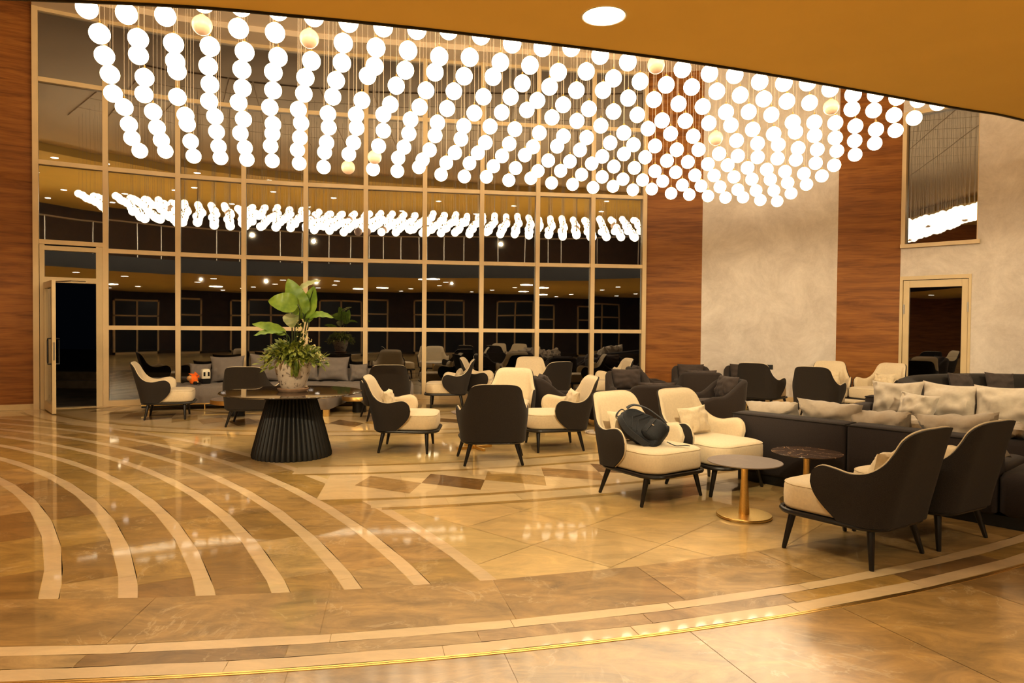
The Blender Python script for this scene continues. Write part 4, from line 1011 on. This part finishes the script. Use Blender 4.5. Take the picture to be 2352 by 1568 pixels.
# toys on the sofa
v, h = near_back(450, .60)
t = thing('plush_toy', 'small orange and tan plush toy lying on the left end of the grey sofa', 'toy', (v.x,v.y,.42), radians(h+90))
m = MB(); m.lathe([(.0,.0),(.05,.01),(.075,.06),(.06,.12),(.02,.15),(0,.152)], 16, (-.03,0,0), cap=False); m.build('body', M['orange'], t)
m = MB(); m.lathe([(0,-.05),(.035,-.035),(.05,0),(.035,.035),(0,.05)], 14, (-.09,-.02,.10), cap=False); m.lathe([(0,-.03),(.024,-.02),(.03,0),(.02,.02),(0,.03)], 12, (.03,-.06,.03), cap=False); m.build('head', M['tan'], t)
m = MB()
for a in (-.9,.2,1.2): m.add([(-.03,0,.12),(-.03+.10*sin(a),-.02,.12+.10*cos(a)),(.01+.05*sin(a+.6),.01,.12+.06*cos(a+.6))], [(0,1,2)]); 
m.build('ear', M['orange'], t, smooth=False)
m = MB(); m.lathe([(0,0),(.03,.0),(.035,.03),(.02,.05),(0,.05)], 12, (.0,-.09,0), cap=False); m.lathe([(0,0),(.025,.0),(.028,.025),(0,.04)], 12, (.06,-.08,0), cap=False); m.build('foot', M['blackp'], t)
v, h = near_back(473, .52)
t = thing('toy_van', 'white toy van with black windows standing on end on the grey sofa', 'toy', (v.x,v.y,.42), radians(h+90+20))
m = MB(); m.loft([[(x,y,z) for x, y in rrect(.072*k,.055*k,.025,4)] for k, z in ((.95,.07),(1,.08),(1,.20),(.93,.235),(.7,.25),(.3,.255))]); m.build('body', M['whitep'], t)
m = MB(); m.loft([[(x,y,z) for x, y in rrect(.074*k,.057*k,.02,4)] for k, z in ((.9,.0),(1,.01),(1,.085))]); m.build('base', M['blackp'], t)
for x in (-.035,.035):
    m = MB(); m.box(x-.016,x+.016,-.058,-.054,.13,.20); m.build('window', M['blackp'], t, smooth=False, bevel=.003)
# ------------------------------------------------------------------ dark sofa island on the right
E1 = Vector((.664,-.748)); E2 = Vector((.748,.664)); OR = Vector((2.13,6.72))
TS = Matrix(((E1.x,E2.x,0,OR.x),(E1.y,E2.y,0,OR.y),(0,0,1,0),(0,0,0,1)))
def sofa_block(mb, u0, u1, v0, v1, z0, z1, r=.035):
    cu, cv = (u0+u1)/2, (v0+v1)/2; hu, hv = (u1-u0)/2, (v1-v0)/2
    rings = []
    for k, z in ((-r*.7,z0),(0,z0+r*.6),(0,z1-r),(-r*.35,z1-r*.3),(-r,z1)):
        rings.append([TS @ Vector((cu+x, cv+y, z)) for x, y in rrect(hu+k, hv+k, r, 4)])
    mb.loft(rings)
def seam(mb, u0, u1, v0, v1, z):
    mb.tube([TS @ Vector((u,v,z)) for u, v in ((u0,v0),(u1,v0),(u1,v1),(u0,v1))], .006, 6, loop=True)
t = thing('sofa', 'long dark grey sofa with its back to us behind the round brass tables', 'sofa')
for k, (u0, u1) in enumerate(((0,1.075),(1.083,2.17))):
    m = MB(); sofa_block(m, u0, u1, 0, .24, .09, .65); b_ = m.build('backrest', M['darkgrey'], t, ang=50)
    m = MB(); seam(m, u0+.005, u1-.005, .005, .235, .635); m.build('piping', M['char'], b_)
for u0, u1 in ((0,1.075),(1.083,2.17),(2.18,3.0)):
    m = MB(); sofa_block(m, u0, u1, .245 if u0 < 2.1 else 0, 1.0, .09, .42, .05); m.build('seat', M['darkgrey'], t, ang=50)
m = MB()
m.loft([[TS @ Vector((1.5+x, .5+y, z)) for x, y in rrect(1.46,.46,.03,3)] for z in (.0,.09)]); m.build('plinth', M['blackm'], t)
t = thing('sofa', 'long dark grey sofa facing us at the far side of the lounge island', 'sofa')
m = MB(); sofa_block(m, .2, 3.6, 2.60, 2.80, .09, .67); b_ = m.build('backrest', M['darkgrey'], t, ang=50)
m = MB(); seam(m, .205, 3.595, 2.605, 2.795, .655); m.build('piping', M['char'], b_)
for u0, u1 in ((.36,1.45),(1.46,2.5),(2.51,3.6)):
    m = MB(); sofa_block(m, u0, u1, 1.80, 2.595, .09, .42, .05); m.build('seat', M['darkgrey'], t, ang=50)
m = MB(); sofa_block(m, .2, .35, 1.80, 2.595, .09, .60); m.build('armrest', M['darkgrey'], t, ang=50)
m = MB(); m.loft([[TS @ Vector((1.9+x, 2.3+y, z)) for x, y in rrect(1.65,.46,.03,3)] for z in (.0,.09)]); m.build('plinth', M['blackm'], t)
def isl(u, v, z): p = OR+E1*u+E2*v; return (p.x,p.y,z)
hA = math.degrees(atan2(E2.y,E2.x)); hB = hA+180
GP = 'beige pillows on the dark sofa island'
for k, (u, v, z, w_, h_, h, lean, tl, lab) in enumerate((
    (.26,.45,.43,.56,.35,hA,24,4,'beige pillow poking over the near sofa back, first from the left'),
    (.79,.44,.43,.60,.40,hA,22,-2,'beige pillow poking over the near sofa back, second from the left'),
    (1.25,.45,.43,.56,.36,hA,26,5,'beige pillow poking over the near sofa back, third from the left'),
    (1.86,.44,.43,.62,.39,hA,22,8,'beige pillow poking over the near sofa back, right behind the nearest armchairs'),
    (.62,2.40,.43,.56,.46,hB,16,-3,'large beige pillow at the left end of the far sofa back'),
    (.88,2.16,.43,.40,.36,hB,20,5,'small beige pillow leaning in front of two large ones on the far sofa'),
    (1.12,2.42,.43,.58,.47,hB,16,2,'large beige pillow in the middle of the far sofa back'),
    (1.66,2.40,.43,.60,.48,hB,16,-2,'large beige pillow at the right edge of the picture on the far sofa back'))):
    pillow('scatter_pillow', lab, isl(u,v,z), h, w_, h_, .23, 'beige', lean, tl, 40+k, GP, wr=.020, pinch=.13)
pillow('scatter_pillow', 'beige pillow lying flat on the far sofa seat behind the near row', isl(.98,1.85,.42), hB, .46,.40,.15,'beige',6,20,51,GP,True,wr=.018)
pillow('scatter_pillow', 'beige pillow lying flat at the right picture edge', isl(1.75,2.02,.42), hB, .50,.42,.16,'beige',10,-15,52,GP,True,wr=.018)
# curved dark sofa in the back right
t = thing('curved_sofa', 'curved near-black sofa in front of the right-hand glass door', 'sofa')
cx_, cy_ = 7.6, 8.7
def arc_loft(mb, prof, a0, a1, n=48):
    rings = []
    for i in range(n+1):
        a = radians(a0+(a1-a0)*i/n); rings.append([(cx_+(r_)*cos(a), cy_+(r_)*sin(a), z) for r_, z in prof])
    mb.loft(rings)
m = MB(); arc_loft(m, [(2.20,.09),(2.20,.70),(2.24,.76),(2.34,.775),(2.42,.74),(2.44,.66),(2.42,.09)], 62, 180); m.build('backrest', M['char'], t, ang=50)
m = MB(); arc_loft(m, [(1.50,.09),(1.48,.36),(1.52,.42),(1.7,.435),(2.19,.43),(2.19,.09)], 64, 178); m.build('seat', M['char'], t, ang=50)
m = MB(); arc_loft(m, [(1.56,0),(1.56,.09),(2.36,.09),(2.36,0)], 66, 176); m.build('plinth', M['blackm'], t)
for k, (a, w_, lab) in enumerate(((112,.5,'dark pillow at the left on the curved sofa'),(92,.46,'dark pillow at the right on the curved sofa'))):
    aa = radians(a); pillow('dark_pillow', lab, (cx_+1.98*cos(aa),cy_+1.98*sin(aa),.44), a+180, w_, .38, .17, 'clubc', 16, 3, 60+k, 'dark pillows on the curved sofa')
# ------------------------------------------------------------------ backpack lying in the cream armchair
BL = Vector((-.72,.36,.46)).normalized(); BN = Vector((.05,-.72,.62)); BN = (BN-BN.project(BL)).normalized(); BW = BN.cross(BL).normalized()
t = thing('backpack', 'black backpack slumped on the seat of the cream armchair', 'bag', (1.125,5.99,.60))
TB = Matrix((( BW.x,BN.x,BL.x,0),(BW.y,BN.y,BL.y,0),(BW.z,BN.z,BL.z,0),(0,0,0,1)))
def bagpt(u, a, g_=1.):   # u 0 bottom .. 1 top; a=pi/2 is the outer face
    hw = .135*(1-.30*sstep(.55,1,u)); dp = .085*(1-.45*sstep(.3,1,u))
    e = 3.4; r = 1/((abs(cos(a))**e+abs(sin(a))**e)**(1/e))
    b_ = noise.noise(Vector((cos(a)*1.5+4, sin(a)*1.5, u*3.5)))*.016+noise.noise(Vector((cos(a)*4, sin(a)*4, u*9)))*.005
    sag = -.03*sin(u*pi)*(1 if True else 0)
    return TB @ Vector(((hw*g_+b_)*r*cos(a), (dp*g_+b_)*r*sin(a)+sag, .42*u-.21))
m = MB(); rings = []
for i in range(25):
    u = i/24; g_ = 1.
    if u < .10: g_ = .72+.28*sqrt(1-(1-u/.10)**2)
    if u > .84: g_ = sqrt(max(.03, 1-((u-.84)/.16)**2))
    rings.append([bagpt(u, 2*pi*j/40, g_) for j in range(40)])
m.loft(rings); m.build('body', M['bag'], t, ang=70)
m = MB(); rings = []
for i in range(13):
    u = .03+.40*i/12; k = min(1, .55+.45*sqrt(sin(pi*min(1,(i+.4)/12.8)))); d_ = .045*sqrt(sin(pi*(i+.3)/12.6))
    rings.append([TB @ Vector((.112*k*(abs(cos(a))**.55)*(1 if cos(a) > 0 else -1), .055+(d_+.012)*max(-.4,sin(a)), .42*u-.21)) for a in [2*pi*j/24 for j in range(24)]])
m.loft(rings); pk = m.build('front_pocket', M['bag'], t, ang=60)
m = MB(); m.tube([TB @ Vector((x, .112-.10*x*x*8, -.075)) for x in (-.085,-.04,0,.04,.085)], .0035, 6); m.build('zipper', M['bagtrim'], pk)
m = MB(); m.box(-.006,.006,.108,.114,-.098,-.078,TB); m.build('zip_pull', M['steel'], pk, smooth=False)
m = MB()   # chevron seams on the outer face
for z0 in (.0,.055):
    m.tube([TB @ Vector((x, .062-.03*max(0,z0/.2)-.35*x*x, z0+.05-abs(x)*.55)) for x in (-.10,-.05,0,.05,.10)], .0035, 5)
m.build('seam_piping', M['bagtrim'], t)
for sx, k in ((1,.0),(-1,.0)):
    m = MB(); pts = crom([(.05*sx,.035,.195),(.105*sx,.06,.16),(.150*sx,.055,.06),(.155*sx,.045,-.05),(.150*sx,.03,-.13),(.125*sx,.0,-.19)], 5)
    rings = []
    for i, p in enumerate(pts):
        a = Vector(pts[max(0,i-1)]); b = Vector(pts[min(len(pts)-1,i+1)]); d = (b-a).normalized(); s_ = d.cross(Vector((sx*1.,.9,0))).normalized(); n_ = s_.cross(d)
        rings.append([TB @ (Vector(p)+s_*x+n_*y) for x, y in ((-.024,-.004),(.024,-.004),(.027,.0),(.024,.005),(-.024,.005),(-.027,0))])
    m.loft(rings); m.build('strap', M['bagtrim'], t, ang=50)
m = MB(); m.tube([TB @ Vector(p) for p in crom([(-.045,-.01,.19),(-.04,-.01,.235),(.04,-.01,.235),(.045,-.01,.19)],4)], .008, 8, flat=.6); m.build('grab_handle', M['bagtrim'], t)
m = MB(); m.tube(crom([(.19,-.13,-.11),(.25,-.16,-.135),(.30,-.15,-.138),(.34,-.18,-.130),(.37,-.17,-.135)], 4), .009, 6, flat=.4); m.build('strap_tail', M['bagtrim'], t)
